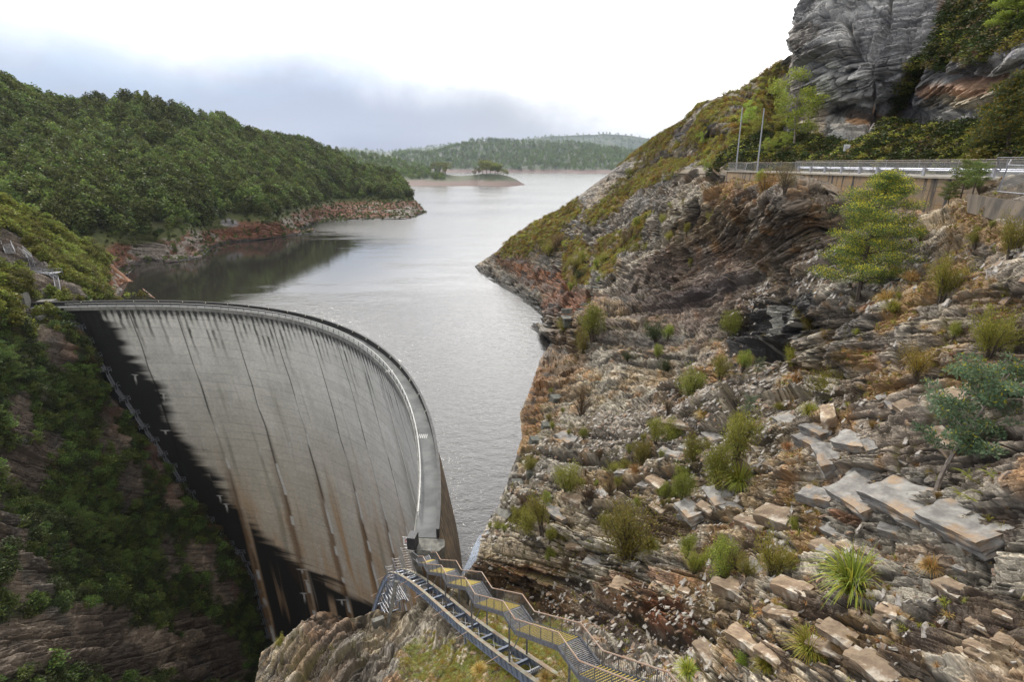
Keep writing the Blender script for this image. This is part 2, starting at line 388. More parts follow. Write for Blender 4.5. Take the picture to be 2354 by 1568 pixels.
def rock_disp(P, x, y, w, amp=1.0):
    z = zone_of(P, x, y, w); NB = np.array(ZN)[z]; far = sst(95, 170, w)
    d = fbm(P, .045, 3, 11)*1.5*sst(10, 70, w)+fbm(P, .022, 2, 14)*3*far
    out = []
    for th, am, sd, asp in ((1.35, .36, 21, 4.0), (.44, .17, 31, 3.6), (.16, .06, 41, 3.2)):
        fade = {1.35: sst(5, 30, w)*.7+.3, .44: 1+.5*sst(30, 70, w), .16: 1-sst(45, 80, w)}[th]
        o_, v_, c_ = blocks(P, NB, th, sd, asp, .45); d = d+o_*am*fade; out.append((v_, c_))
    oC, vC, cC = blocks(P, NB, 3.8, 51, 2.6); d = d+oC*(1.25*far+.75*sst(22, 60, w))
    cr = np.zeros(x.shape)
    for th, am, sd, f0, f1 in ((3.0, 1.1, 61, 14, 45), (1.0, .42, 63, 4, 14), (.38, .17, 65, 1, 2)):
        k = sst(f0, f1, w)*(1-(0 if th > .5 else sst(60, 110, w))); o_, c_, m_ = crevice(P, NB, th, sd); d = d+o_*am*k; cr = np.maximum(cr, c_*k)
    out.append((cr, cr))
    return d*amp, (out, vC, oC, z, far)
# vegetated / smooth ground on this slope (picture places of the heath)
heath = [(1640, 245, 110, 34, -35), (1480, 345, 130, 30, -38), (1350, 450, 170, 34, -36), (1225, 548, 80, 26, -28), (1400, 455, 90, 24, -40), (1600, 375, 100, 16, -14), (1500, 405, 80, 16, -30), (1320, 590, 22, 46, 15), (1275, 560, 34, 24, -20),
 (1400, 610, 26, 36, 10), (1330, 632, 30, 22, 0), (1440, 568, 30, 16, -35), (1480, 515, 36, 16, -40), (1740, 300, 70, 70, -40), (1790, 200, 60, 70, 0), (1660, 340, 60, 26, -20), (1560, 470, 22, 12, 0), (1395, 555, 40, 12, -35), (1600, 300, 24, 50, 30), (1540, 330, 24, 20, 0)]
mossb = [(1180, 1560, 150, 130, 35), (1010, 1545, 70, 60, 30), (1290, 1600, 120, 90, 40), (1130, 1450, 60, 90, 40), (1270, 1480, 60, 60, 40)]
soilb = [(1480, 1200, 60, 20, -10), (1530, 1190, 60, 26, -20), (2000, 1130, 120, 20, 10), (2250, 1200, 110, 50, 10), (1700, 1330, 90, 60, 40), (1850, 1420, 120, 60, 30), (2060, 1440, 150, 70, 15), (1760, 1480, 120, 50, 40), (2250, 1440, 140, 40, 10), (1330, 1290, 30, 26, 0), (1500, 1520, 70, 30, 30), (2200, 1380, 80, 26, 10), (1780, 1290, 90, 30, 35), (2320, 1090, 60, 60, 0), (1230, 1350, 40, 30, 30), (1380, 1400, 80, 34, 40), (1450, 1450, 60, 30, 40)]
grassb = [(2250, 520, 70, 40, -35), (2160, 640, 110, 40, -38), (2080, 730, 60, 30, -35), (2290, 700, 80, 60, 0), (2150, 830, 110, 30, -20), (2250, 870, 90, 40, -15), (2050, 900, 60, 24, -30), (1950, 960, 60, 20, -20), (1700, 425, 60, 16, -20), (2050, 420, 60, 8, 0), (2200, 780, 60, 30, -20), (1840, 880, 60, 16, -30), (1990, 830, 40, 24, 0), (2320, 560, 50, 30, 0), (1880, 1180, 24, 70, 15), (1840, 1060, 26, 20, 0), (2040, 1300, 24, 50, 10), (1870, 1250, 26, 90, 20)]
def colour_A(P, x, y, w, info, N):
    out, vC, vD, near, far = info
    (v1, c1), (v2, c2), (v3, c3), (cr, _) = out
    big = fbm(P, .05, 4, 71); mid = fbm(P, .3, 4, 73); hue = fbm(P, .13, 4, 75)
    C = np.array(GREY)*np.ones(x.shape+(1,))
    C = lerp(C, np.array(TAN), (sst(-.1, .3, hue)*.85)[..., None])
    C = lerp(C, np.array(PALE), (sst(.55, .9, v1*.5+v2*.5+mid*.3)*.8)[..., None])
    purp_zone = sst(1160, 1000, y-(x-1700)*.12)*sst(280, 420, y)*sst(1280, 1330, x)
    C = lerp(C, np.array(PURP), (purp_zone*sst(-.2, .4, big+mid*.5)*.62)[..., None])
    C = lerp(C, np.array((.34, .185, .07)), (sst(.15, .5, fbm(P, .35, 4, 77))*.7)[..., None])
    C = lerp(C, np.array(SLATE), (sst(.15, .5, fbm(P, .09, 4, 79))*.7)[..., None])
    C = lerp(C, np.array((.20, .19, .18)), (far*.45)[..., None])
    spec = [(1640, 480, 120, 60, -30, (.30, .25, .18), .6), (1640, 440, 60, 26, -25, ORANGE, .7), (1560, 500, 14, 90, 35, PALE, .8), (1600, 470, 70, 14, -48, PALE, .9), (1500, 590, 70, 12, -40, PALE, .7), (1380, 690, 80, 12, -40, PALE, .8),
     (1740, 430, 70, 30, -15, RUST, .55), (1700, 470, 40, 30, 0, ORANGE, .35), (1600, 720, 220, 80, -12, (.13, .085, .075), .65), (1500, 640, 120, 40, -35, (.17, .12, .11), .6), (1650, 620, 160, 50, -20, (.19, .14, .13), .55),
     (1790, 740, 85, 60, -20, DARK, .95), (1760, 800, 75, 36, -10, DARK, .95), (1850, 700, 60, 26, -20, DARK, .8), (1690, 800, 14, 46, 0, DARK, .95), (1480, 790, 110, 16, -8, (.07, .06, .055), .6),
     (1790, 740, 14, 34, 5, PALE, .75), (1838, 745, 9, 44, 5, PALE, .8), (1815, 760, 6, 34, 4, DARK, .9), (1520, 770, 90, 8, 0, PALE, .6), (1560, 760, 10, 22, 0, PALE, .7),
     (1300, 820, 50, 120, 12, (.17, .10, .045), .8), (1225, 950, 26, 130, 12, (.22, .11, .04), .9), (1250, 870, 26, 60, 10, (.20, .11, .05), .8), (1215, 1060, 26, 60, 8, TAN, .6),
     (1250, 650, 70, 26, 20, RUST, .85), (1300, 700, 60, 30, 0, (.26, .09, .035), .75), (1180, 600, 50, 24, 20, RUST, .7), (1370, 700, 40, 22, 0, RUST, .6), (1300, 640, 46, 20, 10, (.29, .11, .04), .8), (1420, 720, 60, 16, -10, TAN, .6),
     (1150, 1340, 80, 40, 20, (.12, .065, .03), .85), (1250, 1380, 110, 50, 30, (.13, .07, .035), .8), (1200, 1310, 60, 20, 10, RUST, .8), (1480, 1400, 80, 60, 40, (.20, .10, .05), .8), (1560, 1440, 80, 50, 40, (.18, .07, .035), .85), (1420, 1360, 50, 50, 40, (.25, .14, .08), .7), (1660, 1460, 50, 40, 30, TAN, .6), (1550, 1330, 80, 26, 20, RUST, .6),
     (2010, 1500, 170, 70, 20, (.20, .125, .045), .85), (1900, 1500, 90, 60, 30, (.16, .10, .045), .8), (2250, 1500, 120, 60, 10, (.24, .17, .10), .7), (2300, 1400, 90, 30, 5, (.27, .20, .12), .7), (2100, 1280, 120, 30, 10, (.22, .13, .07), .5),
     (1730, 1215, 44, 14, 12, (.17, .06, .035), .85), (1960, 1200, 30, 12, 10, RUST, .8), (1500, 1280, 90, 30, 20, PALE, .4), (2100, 1150, 230, 60, 10, (.34, .335, .33), .65), (2240, 1225, 110, 22, 6, PALE, .7), (1900, 1130, 110, 30, 10, (.34, .335, .33), .5), (2250, 960, 90, 60, -5, PALE, .5),
     (1200, 1250, 120, 60, 10, (.38, .345, .29), .8), (1350, 1180, 120, 50, 0, (.36, .32, .26), .6), (1700, 1000, 200, 80, -20, (.36, .32, .26), .5), (1850, 900, 90, 40, -30, PALE, .4),
     (900, 1450, 120, 60, 0, (.34, .29, .22), .6), (760, 1470, 70, 30, -20, (.33, .20, .14), .5), (800, 1540, 110, 50, 20, (.12, .12, .12), .5), (1000, 1480, 60, 90, 40, (.36, .34, .31), .7), (680, 1540, 60, 30, -10, TAN, .4)]
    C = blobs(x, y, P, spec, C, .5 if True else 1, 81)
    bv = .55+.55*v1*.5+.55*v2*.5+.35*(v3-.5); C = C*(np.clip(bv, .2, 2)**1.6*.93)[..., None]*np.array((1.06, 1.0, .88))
    C = lerp(C, np.array((.035, .028, .022)), (np.clip(cr*1.1+c2*.4, 0, 1)*.9)[..., None])  # crevice shade painted into the rock colour, in a dark humus tone
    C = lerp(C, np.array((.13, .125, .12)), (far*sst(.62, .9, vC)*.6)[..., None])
    # soil, dry grass, moss and heath
    fr = fbm(P, .8, 4, 91)*.35+fbm(P, .2, 3, 93)*.3
    def zone(lst, soft=.35):
        m_ = np.zeros(x.shape)
        for cx, cy, rx, ry, an in lst:
            a = math.radians(an); dx = x-cx; dy = y-cy
            q = np.hypot((dx*math.cos(a)+dy*math.sin(a))/rx, (-dx*math.sin(a)+dy*math.cos(a))/ry)
            m_ = np.maximum(m_, sst(1.25, .75, q+fr*1.5))
        return m_
    so, gr, he, mo = zone(soilb), zone(grassb), zone(heath), zone(mossb)
    he = he*sst(-.30, -.02, fbm(P, .035, 3, 98)+.25*sst(1560, 1640, x))
    rocky = sst(.72, .5, v1)                     # blocks that stick out stay bare
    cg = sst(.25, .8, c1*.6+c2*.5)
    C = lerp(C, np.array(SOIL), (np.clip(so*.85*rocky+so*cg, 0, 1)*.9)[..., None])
    C = lerp(C, np.array((.27, .16, .06)), (np.clip(gr*(.25+.75*sst(-.2, .25, mid)), 0, 1)*.8)[..., None])
    C = lerp(C, np.array((.135, .115, .032)), (cg*sst(-.25, .3, fbm(P, .12, 3, 95))*.75*(1-far))[..., None])
    hc = lerp(np.array(HEATH), np.array((.09, .085, .025)), sst(-.2, .3, mid)[..., None])
    hc = lerp(hc, np.array((.19, .12, .03)), sst(.1, .5, fbm(P, .06, 3, 97))[..., None])
    C = lerp(C, hc, (he*.95)[..., None])
    mc = lerp(np.array((.11, .12, .03)), np.array((.19, .13, .04)), sst(-.2, .3, mid)[..., None])
    C = lerp(C, mc, (mo*sst(.8, .45, v1+mid*.2))[..., None])
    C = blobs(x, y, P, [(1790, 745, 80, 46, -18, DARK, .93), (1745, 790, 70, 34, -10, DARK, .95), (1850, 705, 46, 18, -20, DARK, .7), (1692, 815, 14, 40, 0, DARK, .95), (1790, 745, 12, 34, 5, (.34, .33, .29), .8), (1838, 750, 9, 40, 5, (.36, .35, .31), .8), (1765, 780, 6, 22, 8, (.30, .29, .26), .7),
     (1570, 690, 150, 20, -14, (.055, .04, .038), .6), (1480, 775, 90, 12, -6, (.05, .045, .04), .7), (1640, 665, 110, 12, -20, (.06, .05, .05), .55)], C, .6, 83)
    # dark, wet foot at the waterline
    C = lerp(C, np.array((.03, .028, .025)), sst(2.0, .3, P[..., 2]-WATER+mid*.8)[..., None])
    LA_mask['heath'] = he; LA_mask['moss'] = mo; LA_mask['soil'] = so; LA_mask['grass'] = gr
    return C
LA_mask = {}
def disp_A(P, x, y, w):
    d, info = rock_disp(P, x, y, w)
    he = np.zeros(x.shape)
    for cx, cy, rx, ry, an in heath+mossb:
        a = math.radians(an); dx = x-cx; dy = y-cy
        q = np.hypot((dx*math.cos(a)+dy*math.sin(a))/rx, (-dx*math.sin(a)+dy*math.cos(a))/ry)
        he = np.maximum(he, sst(1.2, .7, q))
    bush = (fbm(P, .35, 4, 17)*1.1+.5)*sst(60, 120, w)+(fbm(P, 1.5, 3, 19)*.15)*sst(120, 60, w)
    d = d*(1-he*.75)+bush*he
    # the overhang and cave of the dark wet face: the rock steps back below it
    q = np.hypot((x-1760)/90, (y-815)/26); d = d-sst(1.1, .4, q)*3.5
    # the edge stays where the shore and skyline are
    road_ = sst(30, 33, P[..., 0])*sst(36, 40, P[..., 1])*sst(98, 95, P[..., 1])*sst(440, 425, y)
    return d*(1-.85*road_)*sst(0, 26, x-np.interp(y, [a[0] for a in sky_r], [a[1] for a in sky_r])+6), info
def clampA(P, x, y):
    wx_ = np.interp(P[..., 1], [33, 40, 48, 54, 62, 72, 84, 94.2], [41.6, 40.4, 38.9, 37.9, 37.2, 36.3, 35.4, 34.7])
    top = -1.6-3.4*sst(70, 57, P[..., 1])
    near = (P[..., 1] > 30) & (P[..., 1] < 110)
    P[..., 2] = np.where(near & (P[..., 0] > wx_-.7), np.minimum(P[..., 2], top), P[..., 2])
    k = sst(5.0, .7, wx_-P[..., 0])*near*(P[..., 1] > 41)*(P[..., 0] <= wx_-.7); lim = top+(wx_-P[..., 0]-.7)*.25
    P[..., 2] = np.where(k > 0, np.minimum(P[..., 2], lim*k+P[..., 2]*(1-k)), P[..., 2]); return P
DC = np.array([-113.5, 57.8]); DR = 101.0
_Q = np.array([at_z(x, y, CREST)[:2] for x, y in [(90, 709), (110, 708), (200, 706), (300, 704), (400, 706), (500, 711), (600, 722), (700, 742), (760, 762), (830, 800), (880, 845), (915, 890), (940, 940), (955, 1000), (962, 1060), (963, 1120), (958, 1200), (950, 1245)]])
_t = np.degrees(np.arctan2(_Q[:, 1]-DC[1], _Q[:, 0]-DC[0])); _r = np.hypot(_Q[:, 0]-DC[0], _Q[:, 1]-DC[1])
_pf = np.polyfit(_t/100, _r, 5)
def Rin(th): return np.polyval(_pf, np.clip(th, -5, 106)/100)
def dpt(th, r, z):
    a = np.radians(th); return np.stack([DC[0]+r*np.cos(a), DC[1]+r*np.sin(a), z+0*a], -1)
LAKE_EDGE = [tuple(dpt(t_, Rin(t_)+4.1, 0)[:2]) for t_ in np.linspace(106, -3.4, 60)]
M_rock = rock_mat('layered_rock', 2.4, .10, .8)
M_rockfar = rock_mat('far_rock', .5, .5, .7)
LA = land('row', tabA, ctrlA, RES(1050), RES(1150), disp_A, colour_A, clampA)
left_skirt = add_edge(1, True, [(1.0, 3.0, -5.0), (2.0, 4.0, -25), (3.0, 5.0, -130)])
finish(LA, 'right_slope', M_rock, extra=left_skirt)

# --- cliff and scrub above the road
tabB = [(y, x, 2760) for y, x in [(-260, 1860), (-100, 1850), (-50, 1856), (-10, 1838), (0, 1836), (14, 1826), (28, 1822), (45, 1816), (58, 1822), (72, 1812), (92, 1812), (108, 1818), (124, 1826), (140, 1818), (165, 1812), (200, 1811), (240, 1806), (285, 1799), (300, 1765), (330, 1702), (372, 1655), (410, 1630)]]
ctrlB = [(1655, 385, 114), (1800, 385, 101), (2000, 385, 79), (2200, 385, 65), (2354, 385, 57), (2600, 385, 48), (1640, 410, 114), (2000, 408, 77), (2354, 408, 55), (1700, 330, 118), (1770, 300, 121), (2000, 310, 92), (2200, 310, 76), (2354, 330, 62), (2700, 300, 45),
 (1806, 270, 120), (1850, 290, 113), (1950, 268, 102.5), (2050, 275, 96.5), (2150, 262, 91), (2300, 240, 71), (2450, 240, 62), (1816, 200, 117), (1900, 210, 106), (2000, 200, 96), (2100, 190, 93), (2150, 180, 87), (2250, 190, 75), (2354, 200, 66),
 (1820, 60, 120), (1850, 60, 112), (1836, 0, 120), (1950, 40, 102), (2000, 50, 99), (2100, 60, 93), (2150, 110, 86), (2300, 110, 68), (2354, 100, 62), (2700, 100, 50), (2200, 60, 84), (2300, 30, 76), (2354, 0, 72), (2000, -150, 108), (2354, -150, 88), (1860, -200, 122), (2700, -200, 65), (1840, -100, 121)]
heathB = [(1700, 340, 110, 80, -30), (1900, 356, 130, 34, 0), (2100, 345, 160, 46, 0), (2300, 345, 160, 50, 0), (2240, 70, 70, 66, -35), (2300, 50, 90, 60, 0), (2180, 110, 34, 60, 40), (2090, 190, 16, 80, 22), (2060, 290, 30, 14, 0), (2500, 300, 160, 120, 0), (2500, 50, 160, 60, 0), (1850, 330, 50, 20, 0)]
def disp_B(P, x, y, w):
    d = fbm(P, .05, 2, 111)*1.5
    vj = np.abs(vn(P, (.16, .16, .012), 119)); d = d-sst(.10, .0, vj)*1.3+np.floor(vn(P, (.07, .07, .03), 118)*2)*.6
    out = []
    for th, am, sd, asp in ((4.2, .8, 121, 1.8), (1.4, .5, 131, 3.0), (.5, .14, 141, 3.0)):
        o_, v_, c_ = blocks(P, (.08, .10, 1), th, sd, asp, .12); d = d+o_*am; out.append((v_, c_))
    for th, am, sd, ap in ((2.6, .45, 163, 10), (1.0, .32, 165, 12), (.45, .16, 167, 9)):
        o_, c_, m_ = crevice(P, (.08, .10, 1), th, sd, ap, .04); d = d+o_*am; out[0] = (out[0][0], np.maximum(out[0][1]*.6, c_))
    he = np.zeros(x.shape)
    for cx, cy, rx, ry, an in heathB:
        a = math.radians(an); dx = x-cx; dy = y-cy
        q = np.hypot((dx*math.cos(a)+dy*math.sin(a))/rx, (-dx*math.sin(a)+dy*math.cos(a))/ry)
        he = np.maximum(he, sst(1.2, .7, q+.2*fbm(P, .3, 3, 5)))
    d = d*(1-he*.7)+(fbm(P, .35, 4, 117)*1.2)*he
    # overhang shadow ledge under the big face, and the gullies
    ov = np.interp(x, [1860, 1900, 1960, 2030, 2100, 2150], [262, 250, 243, 246, 262, 275])
    d = d-1.7*sst(26, 6, np.abs(y-ov-8))*sst(1850, 1890, x)*sst(2150, 2110, x)
    ov2 = np.interp(x, [2140, 2200, 2260, 2350], [170, 172, 186, 180]); d = d-2.2*sst(18, 4, np.abs(y-ov2))*sst(2130, 2160, x)
    gx = np.interp(y, [-50, 60, 130, 200, 280], [2190, 2160, 2125, 2095, 2070]); d = d-1.4*sst(20, 4, np.abs(x-gx))*sst(-60, 60, y)*sst(300, 260, y)
    gx2 = np.interp(y, [-60, 0, 60, 130, 170], [1975, 1960, 1945, 1960, 1960]); d = d-.8*sst(14, 3, np.abs(x-gx2))*sst(180, 150, y)
    d = d+1.6*sst(60, 100, y)*sst(150, 110, y)*sst(1990, 1850, x)
    return d*(.35+.65*sst(0, 26, x-np.interp(y, [t[0] for t in tabB], [t[1] for t in tabB]))), (out, he)
def colour_B(P, x, y, w, info, N):
    out, he = info; (v1, c1), (v2, c2), (v3, c3) = out
    n = fbm(P, .12, 4, 151); st = fbm(P, (.5, .5, .04), 4, 153)
    C = lerp(np.array((.22, .215, .21)), np.array((.42, .41, .385)), sst(-.15, .45, n+v1*.3-.1)[..., None])
    C = lerp(C, np.array((.05, .048, .05)), (sst(.1, .5, st)*.65)[..., None])
    C = C*(1+.42*fbm(P, (.06, .06, 1.1), 4, 155))[..., None]
    spec = [(1990, 285, 100, 20, 5, (.36, .33, .29), .9), (1960, 268, 40, 12, 10, ORANGE, .8), (2040, 268, 60, 14, 25, ORANGE, .7), (1850, 270, 40, 30, 0, TAN, .5),
     (2240, 225, 100, 30, 0, (.33, .28, .20), .95), (2200, 200, 90, 16, 0, (.30, .17, .10), .8), (2180, 260, 50, 20, -20, PALE, .5), (2240, 110, 110, 18, 0, (.20, .19, .22), .7), (2240, 150, 110, 22, 0, (.06, .055, .05), .7), (1960, 258, 90, 9, 0, DARK, .9), (2180, 15, 30, 50, 10, (.30, .23, .17), .6),  # thin DARK band here: shade under the overhang, painted into the colour
     (1822, 200, 14, 80, 0, (.33, .29, .24), .7), (1890, 120, 70, 18, 0, (.09, .08, .07), .7), (1850, 75, 40, 30, 0, (.12, .10, .075), .6)]
    C = blobs(x, y, P, spec, C, .35, 161)
    C = C*(.7+.25*v1+.3*v2+.2*v3)[..., None]; C = lerp(C, np.array((.03, .028, .028)), (c1*.7)[..., None])  # clefts of the cliff painted near black, their shade put into the colour
    hc = lerp(np.array((.045, .05, .018)), np.array((.11, .065, .025)), sst(-.1, .35, fbm(P, .12, 3, 171))[..., None])
    C = lerp(C, hc, (he*.93)[..., None])
    LB_mask['heath'] = he
    return C
LB_mask = {}
LB = land('row', tabB, ctrlB, RES(480), RES(640), disp_B, colour_B)
finish(LB, 'cliff_hill', M_rock, extra=add_edge(1, True, [(9, 10, 0), (50, 50, -4)]))

# --- forested hill beyond the bay on the left
skyl = [(-350, 138), (-100, 168), (0, 192), (100, 234), (150, 252), (190, 250), (230, 238), (320, 236), (420, 262), (520, 284), (560, 312), (640, 320), (700, 328), (780, 358), (830, 395), (905, 402), (945, 450), (981, 486)]
shore = [(293, 633), (318, 606), (347, 597), (380, 605), (430, 597), (466, 589), (492, 567), (567, 554), (640, 545), (706, 537), (724, 533), (731, 515), (793, 508), (870, 504), (950, 501), (981, 488)]
def yb_C(x): return np.where(np.asarray(x) < 293, 640, np.interp(x, [a for a, _ in shore], [b for _, b in shore]))
tabC = [(x, y, float(yb_C(x))) for x, y in skyl]+[(x, float(np.interp(x, [a for a, _ in skyl], [b for _, b in skyl])), float(b)) for x, b in shore[:-1]]
tabC = sorted(set(tabC))
ctrlC = [wz(*p) for p in shore]+[(0, 192, 470), (0, 400, 335), (0, 460, 305), (150, 252, 520), (230, 238, 530), (150, 500, 300), (200, 590, 285), (420, 262, 570), (420, 400, 430), (420, 520, 345), (560, 312, 650), (560, 430, 470), (640, 320, 730), (700, 328, 790), (780, 358, 830), (905, 402, 800), (850, 450, 690), (945, 450, 730), (700, 460, 530), (620, 500, 420), (300, 400, 400), (300, 540, 315), (-350, 138, 400), (-350, 640, 230), (-200, 400, 300), (0, 640, 262)]
def disp_C(P, x, y, w):
    d = fbm(P, .012, 3, 211)*9+fbm(P, .05, 3, 213)*2.5
    rk = sst(16, 6, P[..., 2]-WATER); o_, v_, c_ = blocks(P, (-.2, .3, 1), 3.0, 221, 3); o2, v2, c2 = blocks(P, (-.2, .3, 1), 1.1, 223, 3)
    k = sst(0, 26, yb_C(x)-y)
    k2 = np.minimum(k+.0, sst(0, 14, y-np.interp(x, [a for a, _ in skyl], [b for _, b in skyl]))*.7+.3)
    return (d*k2+(o_*1.6+o2*.7)*rk*sst(0, 6, yb_C(x)-y)), (v_, c_, v2, rk)
def colour_C(P, x, y, w, info, N):
    v_, c_, v2, rk = info; n = fbm(P, .06, 4, 231)
    C = lerp(np.array((.028, .04, .014)), np.array((.055, .055, .02)), sst(-.2, .4, n)[..., None])
    ht = P[..., 2]-WATER+n*5
    bare = sst(13, 9, ht)
    rc = lerp(np.array((.19, .085, .045)), np.array((.12, .06, .04)), v2[..., None])
    rc = lerp(rc, np.array((.28, .25, .22)), (sst(.1, .45, fbm(P, .045, 3, 233)+(v_-.5)*.5)*.9)[..., None])
    C = lerp(C, np.array((.075, .085, .025)), (sst(22, 13, ht)*.9)[..., None]); C = lerp(C, rc, bare[..., None])
    for cx, cy, rx, ry in ((430, 352, 30, 10), (590, 372, 14, 26), (582, 402, 22, 7), (528, 508, 18, 12), (95, 365, 16, 8)):
        q = np.hypot((x-cx)/rx, (y-cy)/ry)+n*.4; C = lerp(C, np.array((.17, .16, .16))*(.6+.8*v2)[..., None], (sst(1.1, .7, q))[..., None])
    C = lerp(C, np.array((.025, .022, .02)), sst(2.0, .2, P[..., 2]-WATER+n)[..., None])
    LC_mask['forest'] = 1-sst(19, 13, ht)
    return C
LC_mask = {}
def back(P, C):
    for o_ in ((-30, 50, -10), (-160, 200, -50), (-500, 600, -150)):
        P = np.concatenate([P[:, :1]+np.array(o_), P], 1); C = np.concatenate([C[:, :1], C], 1)
    return P, C
LC = land('col', tabC, ctrlC, RES(620), RES(260), disp_C, colour_C)
finish(LC, 'left_hill', M_rockfar, extra=back)

# --- near left hillside, left abutment and gorge wall
sky_l = [(440, -60), (458, 5), (500, 95), (540, 150), (560, 182), (600, 248), (640, 296), (662, 328), (685, 356), (692, 362), (706, 150), (740, 240), (850, 300), (1030, 420), (1180, 540), (1290, 620), (1400, 665), (1480, 690), (1760, 800)]
tabL = [(y, -420, x) for y, x in sky_l]
ctrlL = [(5, 458, 215), (-60, 440, 205), (95, 500, 230), (182, 560, 245), (248, 600, 258), (296, 640, 266), wz(328, 662), wz(356, 686), (90, 712, 157), (150, 706, 163), (180, 742, 160.5), (240, 850, 162), (360, 1030, 168), (420, 1105, 169.5), (480, 1180, 171), (560, 1290, 173), (600, 1400, 175), (620, 1480, 176),
 (240, 740, 178), (300, 850, 180), (420, 1030, 186), (540, 1180, 190), (620, 1290, 196), (665, 1400, 198), (690, 1480, 200), (300, 690, 240), (200, 690, 190), (120, 690, 168),
 (0, 600, 175), (50, 690, 156), (100, 640, 180), (200, 640, 215), (0, 700, 142), (60, 742, 150), (120, 850, 141), (0, 850, 124), (0, 1000, 111), (150, 1000, 134), (250, 1000, 150), (0, 1200, 97), (200, 1200, 124), (350, 1200, 148), (0, 1400, 82), (200, 1400, 102), (400, 1400, 135), (500, 1400, 153), (0, 1568, 71), (250, 1568, 94), (450, 1568, 124), (560, 1568, 150), (-400, 1568, 50), (-400, 1000, 85), (-400, 600, 130), (620, 1640, 170), (0, 500, 205), (-400, 440, 180), (100, 540, 222), (300, 1760, 90), (-400, 1760, 42)]
def xr_L(y): return np.interp(y, [a for a, _ in sky_l], [b for _, b in sky_l])
bareL = [(25, 590, 60, 40, 30), (90, 640, 60, 34, 35), (140, 670, 70, 20, 20), (60, 715, 36, 22, 0), (120, 790, 60, 26, 40), (150, 830, 22, 30, 0), (60, 950, 36, 60, 20), (120, 1020, 40, 30, 0), (60, 1080, 70, 50, 0), (20, 1170, 40, 60, 0), (270, 1000, 22, 60, -15), (300, 1110, 30, 50, 0), (240, 1000, 16, 40, 0), (270, 930, 18, 30, -25),
 (300, 1500, 330, 62, 8), (130, 1440, 160, 40, -5), (60, 1330, 70, 70, 0), (480, 1460, 90, 40, 25), (460, 1280, 40, 60, -15), (390, 1290, 24, 60, -10), (520, 1360, 40, 50, -20), (30, 1250, 40, 50, 0), (400, 1150, 22, 40, -20), (0, 1490, 120, 80, 0), (350, 1060, 18, 50, -20), (-200, 1300, 200, 300, 0)]
NL = bed_normal(tps_fit(ctrlL), (120, 1500), (380, 1455), .7)
def disp_L(P, x, y, w):
    d = fbm(P, .03, 3, 311)*3.0+fbm(P, .10, 3, 312)*1.2
    out = []
    for th, am, sd in ((3.2, .9, 321), (1.1, .36, 331), (.42, .13, 341)):
        o_, v_, c_ = blocks(P, NL, th, sd, 3.4, .4); d = d+o_*am; out.append((v_, c_))
    for th, am, sd in ((3.5, 1.4, 361), (1.3, .5, 363)): o_, c_, m_ = crevice(P, NL, th, sd); d = d+o_*am
    k = sst(-6, 26, xr_L(y)-x-np.where(y > 700, 45, 0)); k = np.maximum(k, .12)
    d = d+(fbm(P, .3, 3, 317)*.9)*sst(700, 640, y)
    return d*k, out
def colour_L(P, x, y, w, info, N):
    (v1, c1), (v2, c2), (v3, c3) = info; n = fbm(P, .07, 4, 351); n2 = fbm(P, .3, 3, 353)
    C = lerp(np.array((.085, .066, .052)), np.array((.18, .145, .11)), sst(-.2, .4, n+n2*.4)[..., None])
    C = lerp(C, np.array((.06, .055, .05)), (sst(.0, .45, fbm(P, (.15, .15, .06), 4, 355))*.8)[..., None])
    C = lerp(C, np.array((.11, .045, .03)), (sst(80, 20, np.abs(x-xr_L(y)+75))*sst(700, 760, y)*.6*sst(-.3, .3, n2))[..., None])
    C = C*(.6+.45*v1+.3*v2+.2*v3)[..., None]
    fr = n*.45+n2*.3; b = np.zeros(x.shape)
    for cx, cy, rx, ry, an in bareL:
        a = math.radians(an); dx = x-cx; dy = y-cy
        q = np.hypot((dx*math.cos(a)+dy*math.sin(a))/rx, (-dx*math.sin(a)+dy*math.cos(a))/ry); b = np.maximum(b, sst(1.25, .8, q+fr))
    g_ = lerp(np.array((.028, .036, .013)), np.array((.07, .05, .02)), sst(0, .4, n2)[..., None])
    g_ = lerp(g_, np.array((.075, .085, .02)), (sst(700, 640, y)*.8)[..., None])
    C = lerp(C, g_, ((1-b)*.93)[..., None])
    shoreb = sst(12, 8, P[..., 2]-WATER+n*3)*sst(225, 250, x)*sst(700, 690, y)
    shoreb = np.maximum(shoreb, sst(272, 300, x+n*20)*sst(606, 640, y)*sst(700, 690, y))
    C = lerp(C, lerp(np.array((.24, .12, .065)), np.array((.33, .30, .27)), sst(.62, .8, v2)[..., None]), shoreb[..., None])
    LL_mask['veg'] = (1-b)*(1-shoreb)*sst(12, 40, xr_L(y)-x-np.where(y > 700, 60, -55))
    LL_mask['dim'] = sst(650, 800, y)
    return C
LL_mask = {}
LL = land('row', tabL, ctrlL, RES(820), RES(520), disp_L, colour_L)
finish(LL, 'left_gorge_hillside', M_rock, extra=add_edge(1, False, [(-6, 6, -3), (-22, 18, -40)]))

